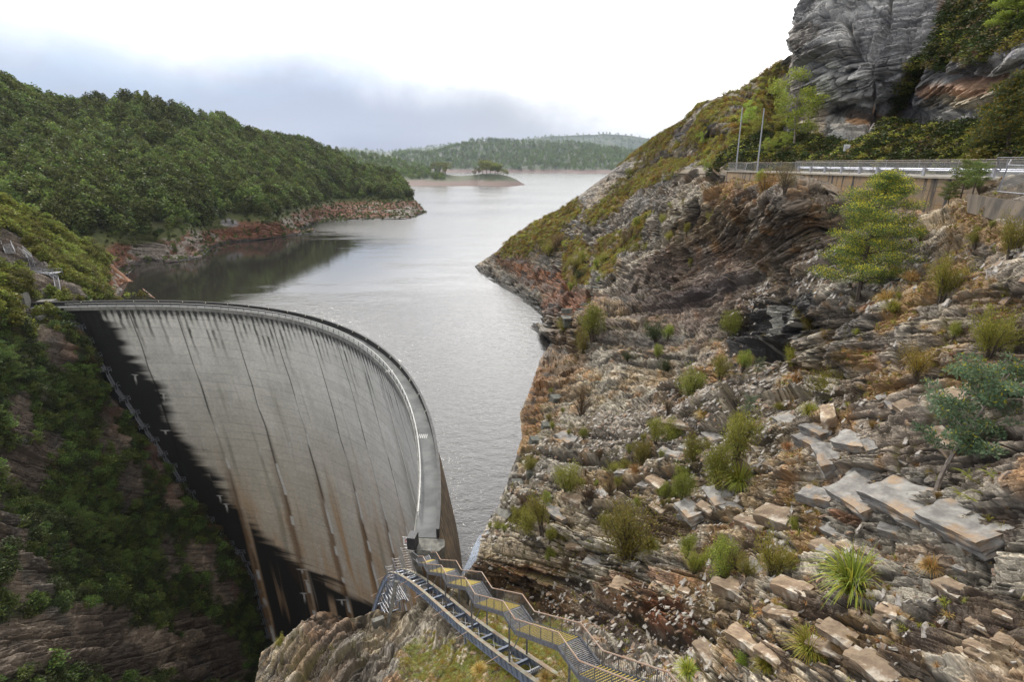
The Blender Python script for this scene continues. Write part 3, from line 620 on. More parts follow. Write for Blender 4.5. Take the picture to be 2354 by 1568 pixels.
# --- far land across the lake
M_far = simple('far_ground', (.05, .06, .03), .9, c2=(.035, .045, .02), scale=.02)
M_mud = simple('lake_shore_mud', (.19, .095, .06), .9, c2=(.11, .06, .05), scale=.03, warp=(1, 1, 4), bump=.6)
def far_patch(tab, ctrl, n1, n2, seed, amp, shoreh=14, name='far_hill', backs=((0, 300, -20), (0, 1200, -200))):
    def dsp(P, x, y, w): return fbm(P, .0035, 4, seed)*amp*sst(0, 8, np.interp(x, [t[0] for t in tab], [t[2] for t in tab])-y), None
    def clr(P, x, y, w, info, N):
        n = fbm(P, .02, 3, seed+5); C = lerp(np.array((.035, .05, .022)), np.array((.06, .07, .03)), sst(-.2, .4, n)[..., None])
        return lerp(C, np.array((.105, .065, .052)), sst(shoreh+3, shoreh-2, P[..., 2]-WATER+n*4)[..., None])
    Lx = land('col', tab, ctrl, n1, n2, dsp, clr)
    def bk(P, C):
        for o_ in backs:
            P = np.concatenate([P[:, :1]+np.array(o_), P], 1); C = np.concatenate([C[:, :1], C], 1)
        return P, C
    finish(Lx, name, M_rockfar, extra=bk); return Lx
t1 = [(740, 352, 428), (800, 352, 428), (860, 354, 428), (900, 366, 428), (945, 378, 428), (1000, 392, 427.5), (1030, 400, 427.5), (1060, 403, 427), (1090, 400, 427), (1110, 398, 427), (1150, 399, 428.5), (1172, 405, 428), (1190, 413, 426.5), (1207, 424.3, 425)]
c1 = [wz(x, y) for x, _, y in t1]+[(740, 352, 2200), (860, 354, 2000), (900, 366, 1850), (1000, 392, 1620), (1060, 403, 1560), (1110, 398, 1545), (1172, 405, 1520), (1207, 424.3, 1512), (940, 405, 1600), (860, 400, 1700), (1100, 415, 1525)]
LF1 = far_patch(t1, c1, 260, 50, 411, 5, 11, 'lake_peninsula', ((0, 60, -4), (0, 200, -40)))
t2 = [(800, 388, 397), (850, 372, 397), (890, 358, 397), (940, 352, 397), (1000, 350, 397), (1040, 338, 397), (1075, 328, 397), (1110, 323, 397), (1160, 321, 397), (1200, 324, 397), (1250, 324, 398), (1320, 328, 399), (1370, 336, 399), (1420, 342, 400), (1460, 350, 400), (1560, 352, 400), (1700, 350, 400)]
c2_ = [wz(x, y) for x, _, y in t2]+[(x, y, 4300) for x, y, _ in t2]+[(1100, 380, 3700), (1300, 380, 3700), (1450, 380, 3500)]
LF2 = far_patch(t2, c2_, 200, 60, 431, 30, 18, 'far_hill', ((0, 600, -30), (0, 2000, -250)))
t3 = [(500, 352, 392), (700, 344, 392), (800, 340, 392), (900, 346, 392), (980, 336, 392), (1060, 330, 392), (1180, 320, 392), (1260, 312, 392), (1330, 311, 392), (1380, 306, 392), (1430, 311, 392), (1500, 322, 392), (1600, 330, 392), (1800, 340, 392)]
c3 = [(x, 392, 7000) for x, _, _ in t3]+[(x, y, 8500) for x, y, _ in t3]
LF3 = far_patch(t3, c3, 120, 20, 451, 40, -999, 'distant_ridge', ((0, 1500, -300),))

# --- gorge bottom
b_ = MB(); b_.add([(-140, -20, -190), (20, -20, -190), (20, 200, -190), (-140, 200, -190)], [(0, 1, 2, 3)])
tag(b_.build('gorge_floor', simple('wet_gorge_rock', (.06, .05, .04), .6, scale=.4, bump=1)), kind='structure')

# ------------------------------------------------------------ the lake
m_, q, b = material('lake_water')
geo = q.new('ShaderNodeNewGeometry').outputs['Position']
ca = q.noise(q.mapping(geo, (.0045, .0105, 1), (0, 0, .25)), 1, 4, .55, .6)     # calm and ruffled patches
rip = q.ramp(ca, .38, .56)
calm = q.new('ShaderNodeVectorMath', operation='DISTANCE'); q.l.new(q.mapping(geo, (1, 1.15, 0), (0, 0, 0)), calm.inputs[0]); calm.inputs[1].default_value = (-190, 360, 0)
inb = q.ramp(q.m('ADD', calm.outputs['Value'], q.m('MULTIPLY', q.m('SUBTRACT', q.noise(q.mapping(geo, (.02, .06, 1), (0, 0, .3)), 1, 5, .6), .5), 190)), 105, 190)
rip = q.m('MULTIPLY', q.m('MULTIPLY_ADD', rip, .45, .55), q.m('MULTIPLY_ADD', inb, .93, .07))
w1 = q.noise(q.mapping(geo, (1.0, 2.2, 1), (0, 0, .5)), 1, 3, .6, .4); w2 = q.noise(q.mapping(geo, (.25, .42, 1), (0, 0, .4)), 1, 3, .5)
w3 = q.noise(q.mapping(geo, (2.2, 3.6, 1), (0, 0, .5)), 1, 2, .5)
hgt = q.m('ADD', q.m('ADD', w1, q.m('MULTIPLY', w2, 2.5)), q.m('MULTIPLY', w3, .22))
bn = q.new('ShaderNodeBump'); bn.inputs['Distance'].default_value = .09
q.l.new(hgt, bn.inputs['Height']); q.l.new(rip, bn.inputs['Strength']); q.l.new(bn.outputs[0], b.inputs['Normal'])
b.inputs['Base Color'].default_value = (.022, .02, .018, 1); q.l.new(q.m('MULTIPLY_ADD', inb, .15, .03), b.inputs['Roughness'])
b.inputs['IOR'].default_value = 1.43; b.inputs['Specular IOR Level'].default_value = .75
WM = m_
outer = [(-6000, 100), (-200, 215)]+LAKE_EDGE+[(20, 45), (9000, 45), (9000, 16000), (-9000, 16000)]
wme = bpy.data.meshes.new('lake_water'); wme.from_pydata([(a, c, WATER) for a, c in outer], [], [tuple(range(len(outer)))[::-1]]); wme.update()
wo_ = new_obj('lake_water', wme, None, WM); tag(wo_, kind='structure')
if wme.polygons[0].normal.z < 0: wme.flip_normals()
# ------------------------------------------------------------ the arch dam
TH0, TH1 = -2.8, 106.0
def dam_face():
    nt, nh = RES(1150), RES(640)
    th = np.linspace(TH0, TH1, nt)[None]*np.ones((nh, 1)); h = (np.linspace(0, 1, nh)**1.15)[:, None]*148*np.ones((1, nt))
    r = Rin(th)+.2*h-.0005*h*h
    P = dpt(th, r, CREST-.95-h); arc = np.radians(th)*DR
    S = np.stack([arc, h*0, h], -1)
    px, py, _ = proj(P)
    n1 = fbm(S, .06, 4, 501); n2 = fbm(S, (.5, 1, .09), 4, 503); n3 = fbm(S, 1.6, 3, 505)
    C = lerp(np.array((.56, .55, .51)), np.array((.67, .655, .615)), sst(-.3, .3, n1)[..., None])
    lift = h/3.05+.12*vn(S, (.02, 1, .01), 3); li = np.floor(lift); fl = lift-li
    pan = arc/7.9; pj = np.floor(pan); fp = pan-pj
    bv = _h(li, pj, li*0, 5); C = C*(.93+.12*bv)[..., None]
    C = lerp(C, np.array((.60, .50, .36)), (sst(15, 80, h)*.5)[..., None])
    C = C*(1+.09*n3+.10*n2)[..., None]
    # rust-brown seepage towards the foot
    br = sst(45, 115, h+n2*35+n1*20-18*sst(1.2, .9, np.abs(th-66)/12))
    C = lerp(C, np.array((.44, .25, .10)), (br*.8)[..., None])
    bs = sst(.18, .5, fbm(S, (.22, 1, .012), 4, 509))*sst(35, 80, h)
    C = lerp(C, np.array((.46, .25, .09)), (bs*.65)[..., None])
    gs = sst(.2, .5, fbm(S, (.35, 1, .02), 4, 511))*sst(10, 30, h)
    C = lerp(C, np.array((.17, .165, .12)), (gs*.45)[..., None])
    # horizontal lift lines
    ll = sst(.09, .02, np.minimum(fl, 1-fl))*(.35+.65*sst(-.2, .5, fbm(S, (.15, 1, .5), 3, 513)))
    C = C*(1-.24*ll)[..., None]
    wl = sst(.06, .02, np.minimum(fl, 1-fl))*sst(.25, .6, fbm(S, (.1, 1, .3), 3, 515)); C = lerp(C, np.array((.5, .5, .48)), (wl*.5)[..., None])
    # weep streaks hanging from the crest
    sp = arc/1.95+.1*vn(S, .3, 9); si = np.floor(sp); fs = np.abs(sp-si-.5)
    ln = 5+17*_h(si, si*0, si*0, 61)**1.6
    wig = sst(.33, .1, fs+.10*vn(S, (1.5, 1, .8), 12))
    st = wig*sst(1.0, .25, h/ln)*(.35+.65*_h(si, np.floor(h/3.05), si*0, 62))
    C = lerp(C, np.array((.05, .05, .047)), (np.clip(st*.95+sst(2.6, .4, h+n3)*.8, 0, 1))[..., None])
    # contraction joints with calcite and dark leakage
    for k, tj in enumerate((97.5, 89.5, 81.3, 71.3, 62.6, 53.6, 46.2, 39.5, 33, 27, 21, 15, 9, 3)):
        dj = np.radians(th-tj)*DR+.35*vn(S, (.01, 1, .12), 30+k)
        w_ = .16+.25*sst(10, 80, h)
        seg = vn(S, (.001, 1, .085), 70+k); seg2 = vn(S, (.001, 1, .22), 90+k)
        C = lerp(C, np.array((.05, .045, .04)), (sst(w_*2.0, w_*.5, np.abs(dj-.25))*np.clip(.35+sst(-.2, .4, seg), 0, 1)*.8)[..., None])
        C = lerp(C, np.array((.20, .11, .05)), (sst(2.2, .3, np.abs(dj-.8+.4*n3))*sst(40, 80, h)*.75)[..., None])
        C = lerp(C, np.array((.66, .64, .6)), (sst(w_*2.3, w_*.6, np.abs(dj+.15))*sst(.05, .3, seg2)*sst(8, 20, h))[..., None])
    # the black lichen stain down the left side and over the foot
    bx = np.interp(py, [700, 715, 740, 780, 850, 900, 950, 1020, 1110, 1160, 1240, 1290, 1330, 1370, 1400, 1440], [190, 225, 262, 290, 338, 372, 392, 432, 492, 530, 590, 660, 730, 800, 870, 1000])
    bx = bx+16*sst(1080, 1200, py)
    wob = vn(S, (.03, 1, .33), 41)*10+fbm(S, (.06, 1, .6), 3, 43)*24+22*(bv-.5)
    bl = sst(19, -19, px-bx+wob)
    pale_in = sst(.45, .62, fbm(S, (.12, 1, .5), 3, 45))*sst(-70, 0, px-bx)*sst(850, 700, py); bl = bl*(1-.6*pale_in)
    st3 = np.zeros_like(h)
    for tj, h0, h1 in ((81.3, 62, 148), (71.3, 95, 148), (62.6, 105, 148), (66.5, 108, 148)):
        dj = np.radians(th-tj)*DR+.5*vn(S, (.01, 1, .1), 33); st3 = np.maximum(st3, sst(1.9, .7, np.abs(dj))*sst(h0, h0+8, h))
    st3 = np.maximum(st3, sst(.28, .5, fbm(S, (.4, 1, .02), 3, 47))*sst(95, 118, h)*.6*sst(600, 650, px))
    C = lerp(C, np.array((.011, .0105, .010)), (bl*(1-.75*st3)*.985)[..., None])
    C = lerp(C, np.array((.14, .07, .03)), (bl*sst(.1, .5, fbm(S, (.1, 1, .03), 3, 49))*sst(60, 140, h)*.25)[..., None])
    # white calcite spills
    for cx, cy, L_ in ((625, 978, 22), (667, 990, 40), (690, 1006, 55), (665, 1018, 40), (795, 950, 60), (820, 962, 50), (775, 1005, 30), (310, 862, 26), (465, 985, 8), (466, 1008, 26), (505, 1140, 20), (738, 1285, 20), (790, 1300, 20), (698, 1365, 26), (704, 1335, 14), (694, 1310, 12), (640, 890, 20), (596, 1030, 26), (528, 925, 18), (375, 905, 22), (520, 1160, 22), (785, 1380, 16), (655, 720, 10), (380, 990, 12)):
        q1 = sst(3.2, 1.0, np.abs(px-cx-.18*(py-cy)+1.5*n3))*sst(-1, 3, py-cy)*sst(L_, L_*.3, py-cy)
        hw = 3+((cx*7+cy*3) % 11); q2 = sst(1.5, .5, np.abs(py-cy-.05*(px-cx)+1.2*n2))*sst(hw+3, hw*.4, np.abs(px-cx+2*n3))*sst(-.5, .3, n3+.3)
        C = lerp(C, np.array((.62, .61, .58)), (np.maximum(q1*(n3*.5+.8), q2).clip(0, 1)*.95)[..., None])
    me = mesh_np('downstream_face', P.reshape(-1, 3), grid_faces(nh, nt)[:, ::-1], C.reshape(-1, 3), smooth=True)
    m_, q, b = material('dam_concrete')
    a = q.new('ShaderNodeAttribute', attribute_name='Col').outputs['Color']; t = q.new('ShaderNodeTexCoord').outputs['Object']
    n = q.noise(t, 1.3, 8, .65); q.l.new(q.mix(1.0, a, q.ramp(n, .3, .7, .86, 1.16, False), 'MULTIPLY'), b.inputs['Base Color'])
    b.inputs['Roughness'].default_value = .72; b.inputs['Specular IOR Level'].default_value = .3
    bn = q.new('ShaderNodeBump'); bn.inputs['Distance'].default_value = .05; bn.inputs['Strength'].default_value = .5
    q.l.new(n, bn.inputs['Height']); q.l.new(bn.outputs[0], b.inputs['Normal'])
    me.materials.append(m_); return me
dam = empty('arch_dam', tuple(dpt(50., DR, CREST)), 0, 'tall curved concrete arch dam, streaked grey with a black stain down its left side', 'dam')
def to_dam(o): o.parent = dam; o.matrix_parent_inverse = Matrix.Translation(-dam.location); return o
fme = dam_face(); fo = bpy.data.objects.new('downstream_face', fme); COL.objects.link(fo); to_dam(fo)
def ring(name, prof, mat, th0=TH0, th1=TH1, n=420, cap=True):
    """sweep a closed (r offset, z) profile along the crest"""
    th = np.linspace(th0, th1, n); R0 = Rin(th); V = []
    for dr, z in prof: V.append(dpt(th, R0+dr, z))
    V = np.stack(V, 1); k = len(prof); F = []
    for i in range(n-1):
        for j in range(k): F.append((i*k+j, i*k+(j+1) % k, (i+1)*k+(j+1) % k, (i+1)*k+j))
    me = bpy.data.meshes.new(name); FF = F+([tuple(range(k))[::-1], tuple((n-1)*k+j for j in range(k))] if cap else [])
    me.from_pydata([tuple(v) for v in V.reshape(-1, 3)], [], FF); me.update()
    o = bpy.data.objects.new(name, me); COL.objects.link(o); me.materials.append(mat); return o
M_deck = simple('crest_deck_concrete', (.15, .155, .155), .8, c2=(.095, .10, .10), scale=.35, bump=.25)
M_fascia = simple('crest_edge_concrete', (.22, .215, .20), .8, c2=(.13, .13, .12), scale=.8, bump=.3, warp=(1, 1, .3))
M_parapet = simple('weathered_parapet', (.018, .018, .018), .8, c2=(.032, .032, .03), scale=1.2, bump=.3)
M_paratop = simple('parapet_capping', (.10, .10, .10), .8, c2=(.07, .07, .07), scale=1)
to_dam(ring('crest_deck', [(-.02, CREST-.25), (2.75, CREST-.25), (2.75, CREST), (-.02, CREST)], M_deck))
to_dam(ring('crest_fascia', [(-.14, CREST-.98), (.02, CREST-.98), (.02, CREST+.06), (-.14, CREST+.06)], M_fascia, TH0, 99.6))
to_dam(ring('parapet_wall', [(2.5, CREST+.005), (2.8, CREST+.005), (2.8, CREST+1.12), (2.5, CREST+1.12)], M_parapet))
to_dam(ring('parapet_capping', [(2.45, CREST+1.12), (2.86, CREST+1.12), (2.86, CREST+1.2), (2.45, CREST+1.2)], M_paratop))
# upstream face, slightly battered, streaked brown
def up_mat():
    m_, q, b = material('upstream_face_streaked')
    t = q.new('ShaderNodeTexCoord').outputs['Object']
    n = q.noise(q.mapping(t, (1, 1, .03)), 2.4, 5, .6); n2 = q.noise(q.mapping(t, (1, 1, .05)), 6, 4, .6)
    c = q.mix(q.ramp(n, .4, .6), (.05, .045, .04), (.24, .17, .10)); c = q.mix(q.ramp(n2, .5, .75, 0, .7), c, (.30, .24, .17))
    q.l.new(c, b.inputs['Base Color']); b.inputs['Roughness'].default_value = .8; return m_
th = np.linspace(TH0, TH1, 300); hs = np.linspace(0, 146, 30); V = np.stack([dpt(th, Rin(th)+2.78+.165*h_+.25*(h_ > 0), CREST-.2-h_) for h_ in hs], 0)
me = mesh_np('upstream_face', V.reshape(-1, 3), grid_faces(30, 300), None, smooth=True); me.materials.append(up_mat())
uo = bpy.data.objects.new('upstream_face', me); COL.objects.link(uo); to_dam(uo)
k_ = np.linspace(0, 146, 30); Va = dpt(TH0+0*k_, Rin(TH0)+.2*k_-.0005*k_*k_, CREST-.95-k_); Vb = dpt(TH0+0*k_, Rin(TH0)+3.0+.165*k_, CREST-.2-k_)
me = mesh_np('end_face', np.stack([Va, Vb], 1).reshape(-1, 3), grid_faces(30, 2)); me.materials.append(simple('stained_end_face', (.22, .165, .11), .8, c2=(.10, .075, .05), scale=.5, bump=.3)); eo = bpy.data.objects.new('end_face', me); COL.objects.link(eo); to_dam(eo)
# crest handrail along the downstream edge: a thing with rails and posts
M_galv = simple('galvanised_steel', (.42, .43, .45), .45, .6, scale=8, c2=(.30, .30, .31))
M_railtop = simple('pale_handrail', (.33, .33, .32), .5, .2, scale=4)
M_darksteel = simple('dark_steel', (.05, .05, .055), .5, .4)
rl = empty('crest_railing', tuple(dpt(50., DR, CREST)), 0, 'long low railing with dark posts along the downstream edge of the dam crest', 'railing')
def to(o, r): o.parent = r; o.matrix_parent_inverse = Matrix.Translation(-r.location); return o
to(ring('top_rail', [(.12, CREST+1.02), (.28, CREST+1.02), (.28, CREST+1.10), (.12, CREST+1.10)], M_railtop, -1, 99.4), rl)
to(ring('middle_rail', [(.17, CREST+.55), (.22, CREST+.55), (.22, CREST+.60), (.17, CREST+.60)], M_galv, -1, 99.4), rl)
pm = MB(); pm.bar((0, 0, 0), (0, 0, 1.02), .09, .07); pme = pm.mesh('post')
pme.materials.append(M_darksteel)
for i, tt in enumerate(np.linspace(-.5, 99, 66)):
    p = dpt(tt, Rin(tt)+.2, CREST); o = bpy.data.objects.new('post', pme); COL.objects.link(o); o.location = tuple(p); o.rotation_euler = (0, 0, math.radians(tt))
    o.parent = rl; o.matrix_parent_inverse = Matrix.Translation(-rl.location)
# bulkhead lamps on the parapet's inner face
M_lamp = simple('lamp_glass', (.75, .72, .5), .3)
lm = MB(); lm.tube((0, 0, -.1), (0, 0, .16), .13, .11, 8); lmme = lm.mesh('lamp_glass'); lmme.materials.append(M_lamp)
bm_ = MB(); bm_.box((.1, 0, .02), (.2, .3, .4)); bm_.tube((0, 0, .16), (0, 0, .22), .16, .12, 8); bme = bm_.mesh('bracket'); bme.materials.append(M_darksteel)
for i, tt in enumerate(np.r_[np.arange(14.5, 92, 4.15), 97.5, 102.5]):
    p = dpt(tt, Rin(tt)+2.25, CREST+1.05)
    e = empty('parapet_lamp', tuple(p), math.radians(tt), 'small pale round lamp fixed on the inner face of the crest parapet', 'lamp', 'lamps along the dam crest parapet')
    for nm, mm in (('lamp_glass', lmme), ('bracket', bme)):
        o = bpy.data.objects.new(nm, mm); COL.objects.link(o); o.parent = e
# ------------------------------------------------------------ plants
R_ = np.random.default_rng(11)
def leaves(cen, rad, n, size, asp=.45, up=.3, droop=0, shell=.35, tone=(.75, 1.25), tip=None, rng=R_, axis=None):
    """n leaf-sized quads spread through ellipsoids; returns V, F, C"""
    cen = np.atleast_2d(cen); rad = np.atleast_2d(rad); k = len(cen); wv = np.prod(rad, 1)**(2/3.); w = wv/wv.sum()
    i = rng.choice(k, n, p=w); d = rng.normal(size=(n, 3)); d /= np.linalg.norm(d, axis=1, keepdims=True)
    r = shell+(1-shell)*rng.random(n)**.5; r *= .85+.3*rng.random(n); p = cen[i]+d*rad[i]*r[:, None]
    a = rng.normal(size=(n, 3))*.7+d*.8+np.array([0, 0, up]); a[:, 2] -= droop
    if axis is not None: a = a*.35+axis[i]
    a /= np.linalg.norm(a, axis=1, keepdims=True)
    b = np.cross(a, rng.normal(size=(n, 3))); b /= np.linalg.norm(b, axis=1, keepdims=True)
    s = size*(.6+.8*rng.random(n))[:, None]
    q = np.stack([p-b*s*asp*.25, p+a*s*.5-b*s*asp*.5, p+a*s, p+a*s*.5+b*s*asp*.5], 1)
    cl = tone[0]+(tone[1]-tone[0])*rng.random(k)[i]*.6+(tone[1]-tone[0])*.4*rng.random(n)
    C = np.stack([cl*(1+.10*rng.normal(size=n)), cl, cl*(.9+.1*rng.random(n))], 1)
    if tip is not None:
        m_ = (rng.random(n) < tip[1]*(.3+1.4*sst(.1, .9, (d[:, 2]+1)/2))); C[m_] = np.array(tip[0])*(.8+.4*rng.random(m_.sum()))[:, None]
    return q.reshape(-1, 3), np.arange(4*n).reshape(n, 4), np.repeat(C, 4, 0)
def leaf_mesh(name, parts, mat):
    V = []; F = []; C = []; b = 0
    for v, f, c in parts: V.append(v); F.append(f+b); C.append(c); b += len(v)
    me = mesh_np(name, np.concatenate(V), np.concatenate(F), np.concatenate(C).clip(0, 8)); me.materials.append(mat); return me
def stick_mesh(name, sticks, mat, n=5):
    b = MB()
    for pts, r0, r1 in sticks: b.path(pts, r0, r1, n)
    me = b.mesh(name); me.materials.append(mat); return me
M_olive = leaf_mat('olive_foliage', (.23, .235, .05), .35)
M_green = leaf_mat('green_foliage', (.095, .135, .035), .25)
M_bright = leaf_mat('fresh_green_foliage', (.215, .255, .05), .35)
M_dark = leaf_mat('dark_green_foliage', (.042, .058, .018), .2)
M_wattle = leaf_mat('wattle_foliage', (.10, .13, .038), .32)
M_blue = leaf_mat('blue_green_foliage', (.11, .15, .085), .3)
M_gold = leaf_mat('golden_foliage', (.24, .17, .03), .3)
M_brown = leaf_mat('dry_brown_foliage', (.16, .12, .065), .2)
M_straw = leaf_mat('straw_grass', (.33, .24, .10), .3)
M_forest = leaf_mat('forest_foliage', (.088, .112, .030), .2, 1.0)
M_forest2 = leaf_mat('near_forest_foliage', (.15, .165, .035), .25, .8)
M_bark = simple('bark', (.11, .085, .065), .9, c2=(.05, .04, .032), scale=6, bump=.6)
M_pbark = simple('pale_bark', (.30, .26, .22), .85, c2=(.16, .13, .11), scale=5)
M_dead = simple('dead_wood', (.36, .33, .31), .85, c2=(.22, .2, .19), scale=3)
def V3(*a): return Vector(a)
def bush(kind, seed, mat, n=2600, leaf=.062, h=1.6):
    n = int(n*1.7)
    """upright heath bush: stems from the base, foliage in lobes along them"""
    rng = np.random.default_rng(seed); st = []; cen = []; rad = []; ax = []
    ns = {'up': 9, 'round': 16, 'thin': 6, 'broom': 14}[kind]; spread = {'up': .34, 'round': .62, 'thin': .34, 'broom': .5}[kind]
    for i in range(ns):
        a = rng.random()*6.28; t = spread*(.2+.8*rng.random()); hh = h*(.62+.38*rng.random())*(1-.25*t)
        top = np.array([math.cos(a)*t*h, math.sin(a)*t*h, hh]); mid = top*[.35, .35, .5]
        st.append(([Vector((math.cos(a)*.03, math.sin(a)*.03, -.15)), Vector(mid), Vector(top*.93)], .022*h, .006))
        lo = {'up': .42, 'round': .12, 'thin': .5, 'broom': .25}[kind]
        for u in np.linspace(lo, 1, 5 if kind != 'thin' else 4):
            p = mid+(top-mid)*((u-.3)/.7)+rng.normal(size=3)*.05*h
            r = h*(.085+.06*rng.random())*(1.25-.5*abs(u-.6))*(1.25 if kind == 'round' else (.75 if kind == 'broom' else 1)); cen.append(p); rad.append([r, r, r*(1.35 if kind != 'broom' else 2.2)])
            dd = top-mid; ax.append(dd/np.linalg.norm(dd))
    lv = leaves(cen, rad, n, leaf*h/1.6, .35, .8, 0, .15, (.6, 1.35), ((1.35, 1.25, 1.1), .25), rng, np.array(ax) if kind == 'broom' else None)
    return leaf_mesh('crown', [lv], mat), stick_mesh('stem', st, M_bark, 4)
def tussock(seed, mat, n=420, h=.8, w=.014):
    rng = np.random.default_rng(seed); V = []; F = []; C = []; k = 5
    for i in range(n):
        a = rng.random()*6.28; ln = h*(.6+.6*rng.random()); t = .15+.85*rng.random()**.6; b0 = np.array([math.cos(a), math.sin(a), 0])*.1*h*rng.random()
        side = np.array([-math.sin(a), math.cos(a), 0]); c = np.array([1, 1, .9])*(.6+.8*rng.random()); c = c*np.array([1.5, 1.1, .9]) if rng.random() < .3 else c
        base = len(V)
        for j in range(k):
            u = j/(k-1.); out = t*ln*(u**1.4)*.85; z = ln*(u*(1.15-.25*t)-t*.75*u*u*u); p = b0+np.array([math.cos(a)*out, math.sin(a)*out, z])
            ww = w*(1-u*.85); V += [p-side*ww, p+side*ww]; C += [c*(.75+.5*u)]*2
        for j in range(k-1): F.append((base+2*j, base+2*j+1, base+2*j+3, base+2*j+2))
    return leaf_mesh('blades', [(np.array(V), np.array(F), np.array(C))], mat)
def tree(seed, mat, h, kind='wattle', n=9000, leaf=.16, flower=None, trunk=M_bark, lean=0.):
    rng = np.random.default_rng(seed); st = []; cen = []; rad = []
    tp = [Vector((lean*h*u*u+.02*h*math.sin(u*5+seed), .015*h*math.sin(u*4+1+seed), h*u*.94-.3*(u == 0))) for u in np.linspace(0, 1, 9)]
    st.append((tp, .018*h, .004*h)); nb = {'wattle': 34, 'gum': 11, 'wispy': 18}[kind]
    for i in range(nb):
        u = (.16 if kind == 'wattle' else .3)+(.80 if kind == 'wattle' else .66)*((i+.5*rng.random())/nb); a = i*2.4+rng.random()
        k = u*8; b0 = tp[int(k)].lerp(tp[min(8, int(k)+1)], k-int(k))
        prof = {'wattle': .31*(math.sin(min(1, (1.06-u)*1.25)*math.pi/2)**.9), 'gum': .2+.05*rng.random(), 'wispy': .26}[kind]
        ln = h*prof*(.65+.5*rng.random()); rise = {'wattle': .25, 'gum': .55, 'wispy': .6}[kind]
        d = Vector((math.cos(a), math.sin(a), rise)); e = b0+d*ln; m1 = b0+d*ln*.5+Vector((0, 0, -.03*ln))
        st.append(([b0, m1, e], .006*h*(1.1-u*.6), .0015*h))
        if kind == 'gum':
            for q_ in range(3):
                cen.append(np.array(e)+rng.normal(size=3)*ln*.28); r = h*(.055+.035*rng.random()); rad.append([r*1.4, r*1.4, r*.8])
        else:
            for q_ in range(9 if kind == 'wattle' else 6):
                v = .3+.75*rng.random(); p = b0.lerp(e, v) if v <= 1 else e; off = rng.normal(size=3)*np.array([.13, .13, .05])*ln
                sub = np.array(p)+off; cen.append(sub); r = h*(.022+.022*rng.random())*(1.15 if kind == 'wattle' else 1); rad.append([r*1.9, r*1.9, r*.8])
                if q_ % 3 == 0: st.append(([p, Vector(sub)], .0022*h, .001*h))
    lv = [leaves(cen, rad, n, leaf, .38, .25, 0 if kind != 'gum' else -.1, .1, (.6, 1.4), (flower[0], flower[1]) if flower else ((1.3, 1.3, 1), .2), rng)]
    return leaf_mesh('crown', lv, mat), stick_mesh('trunk', st, trunk, 5)
def ftree(seed, mat, n=300, kind=0):
    """unit-height forest tree seen from afar"""
    rng = np.random.default_rng(seed); cen = []; rad = []
    for i in range(9):
        u = (i+.5)/9; r = (.24, .2, .30)[kind]*math.sin(min(1, (1.05-u)*1.5)*1.57)*(.8+.4*rng.random()); a = i*2.4
        cen.append([math.cos(a)*r*.7, math.sin(a)*r*.7, .18+.78*u]); rad.append([r*.75+.04, r*.75+.04, .11])
    lv = leaves(cen, rad, int(n*1.7), .095, .7, .5, 0, .3, (.55, 1.4), ((1.6, 1.6, 1.2), .12), rng)
    me = leaf_mesh('forest_tree', [lv], mat); b = MB(); b.tube((0, 0, -.1), (0, 0, .7), .02, .008, 4); n0 = len(me.vertices)
    return me
def stone(seed):
    rng = np.random.default_rng(seed); b = MB(); b.box((0, 0, 0), (1.0, .62, .26)); V = np.array(b.V); V = V*(1+.35*rng.normal(size=V.shape)*[.5, .6, .5])
    # split each side once so the outline is irregular
    me = bpy.data.meshes.new('stone'); me.from_pydata([tuple(v) for v in V], [], b.F); me.update()
    import bmesh; bm = bmesh.new(); bm.from_mesh(me); bmesh.ops.subdivide_edges(bm, edges=bm.edges[:], cuts=2, use_grid_fill=True)
    for v in bm.verts: v.co += Vector(rng.normal(size=3)*[.045, .035, .022])
    bm.to_mesh(me); bm.free(); return me

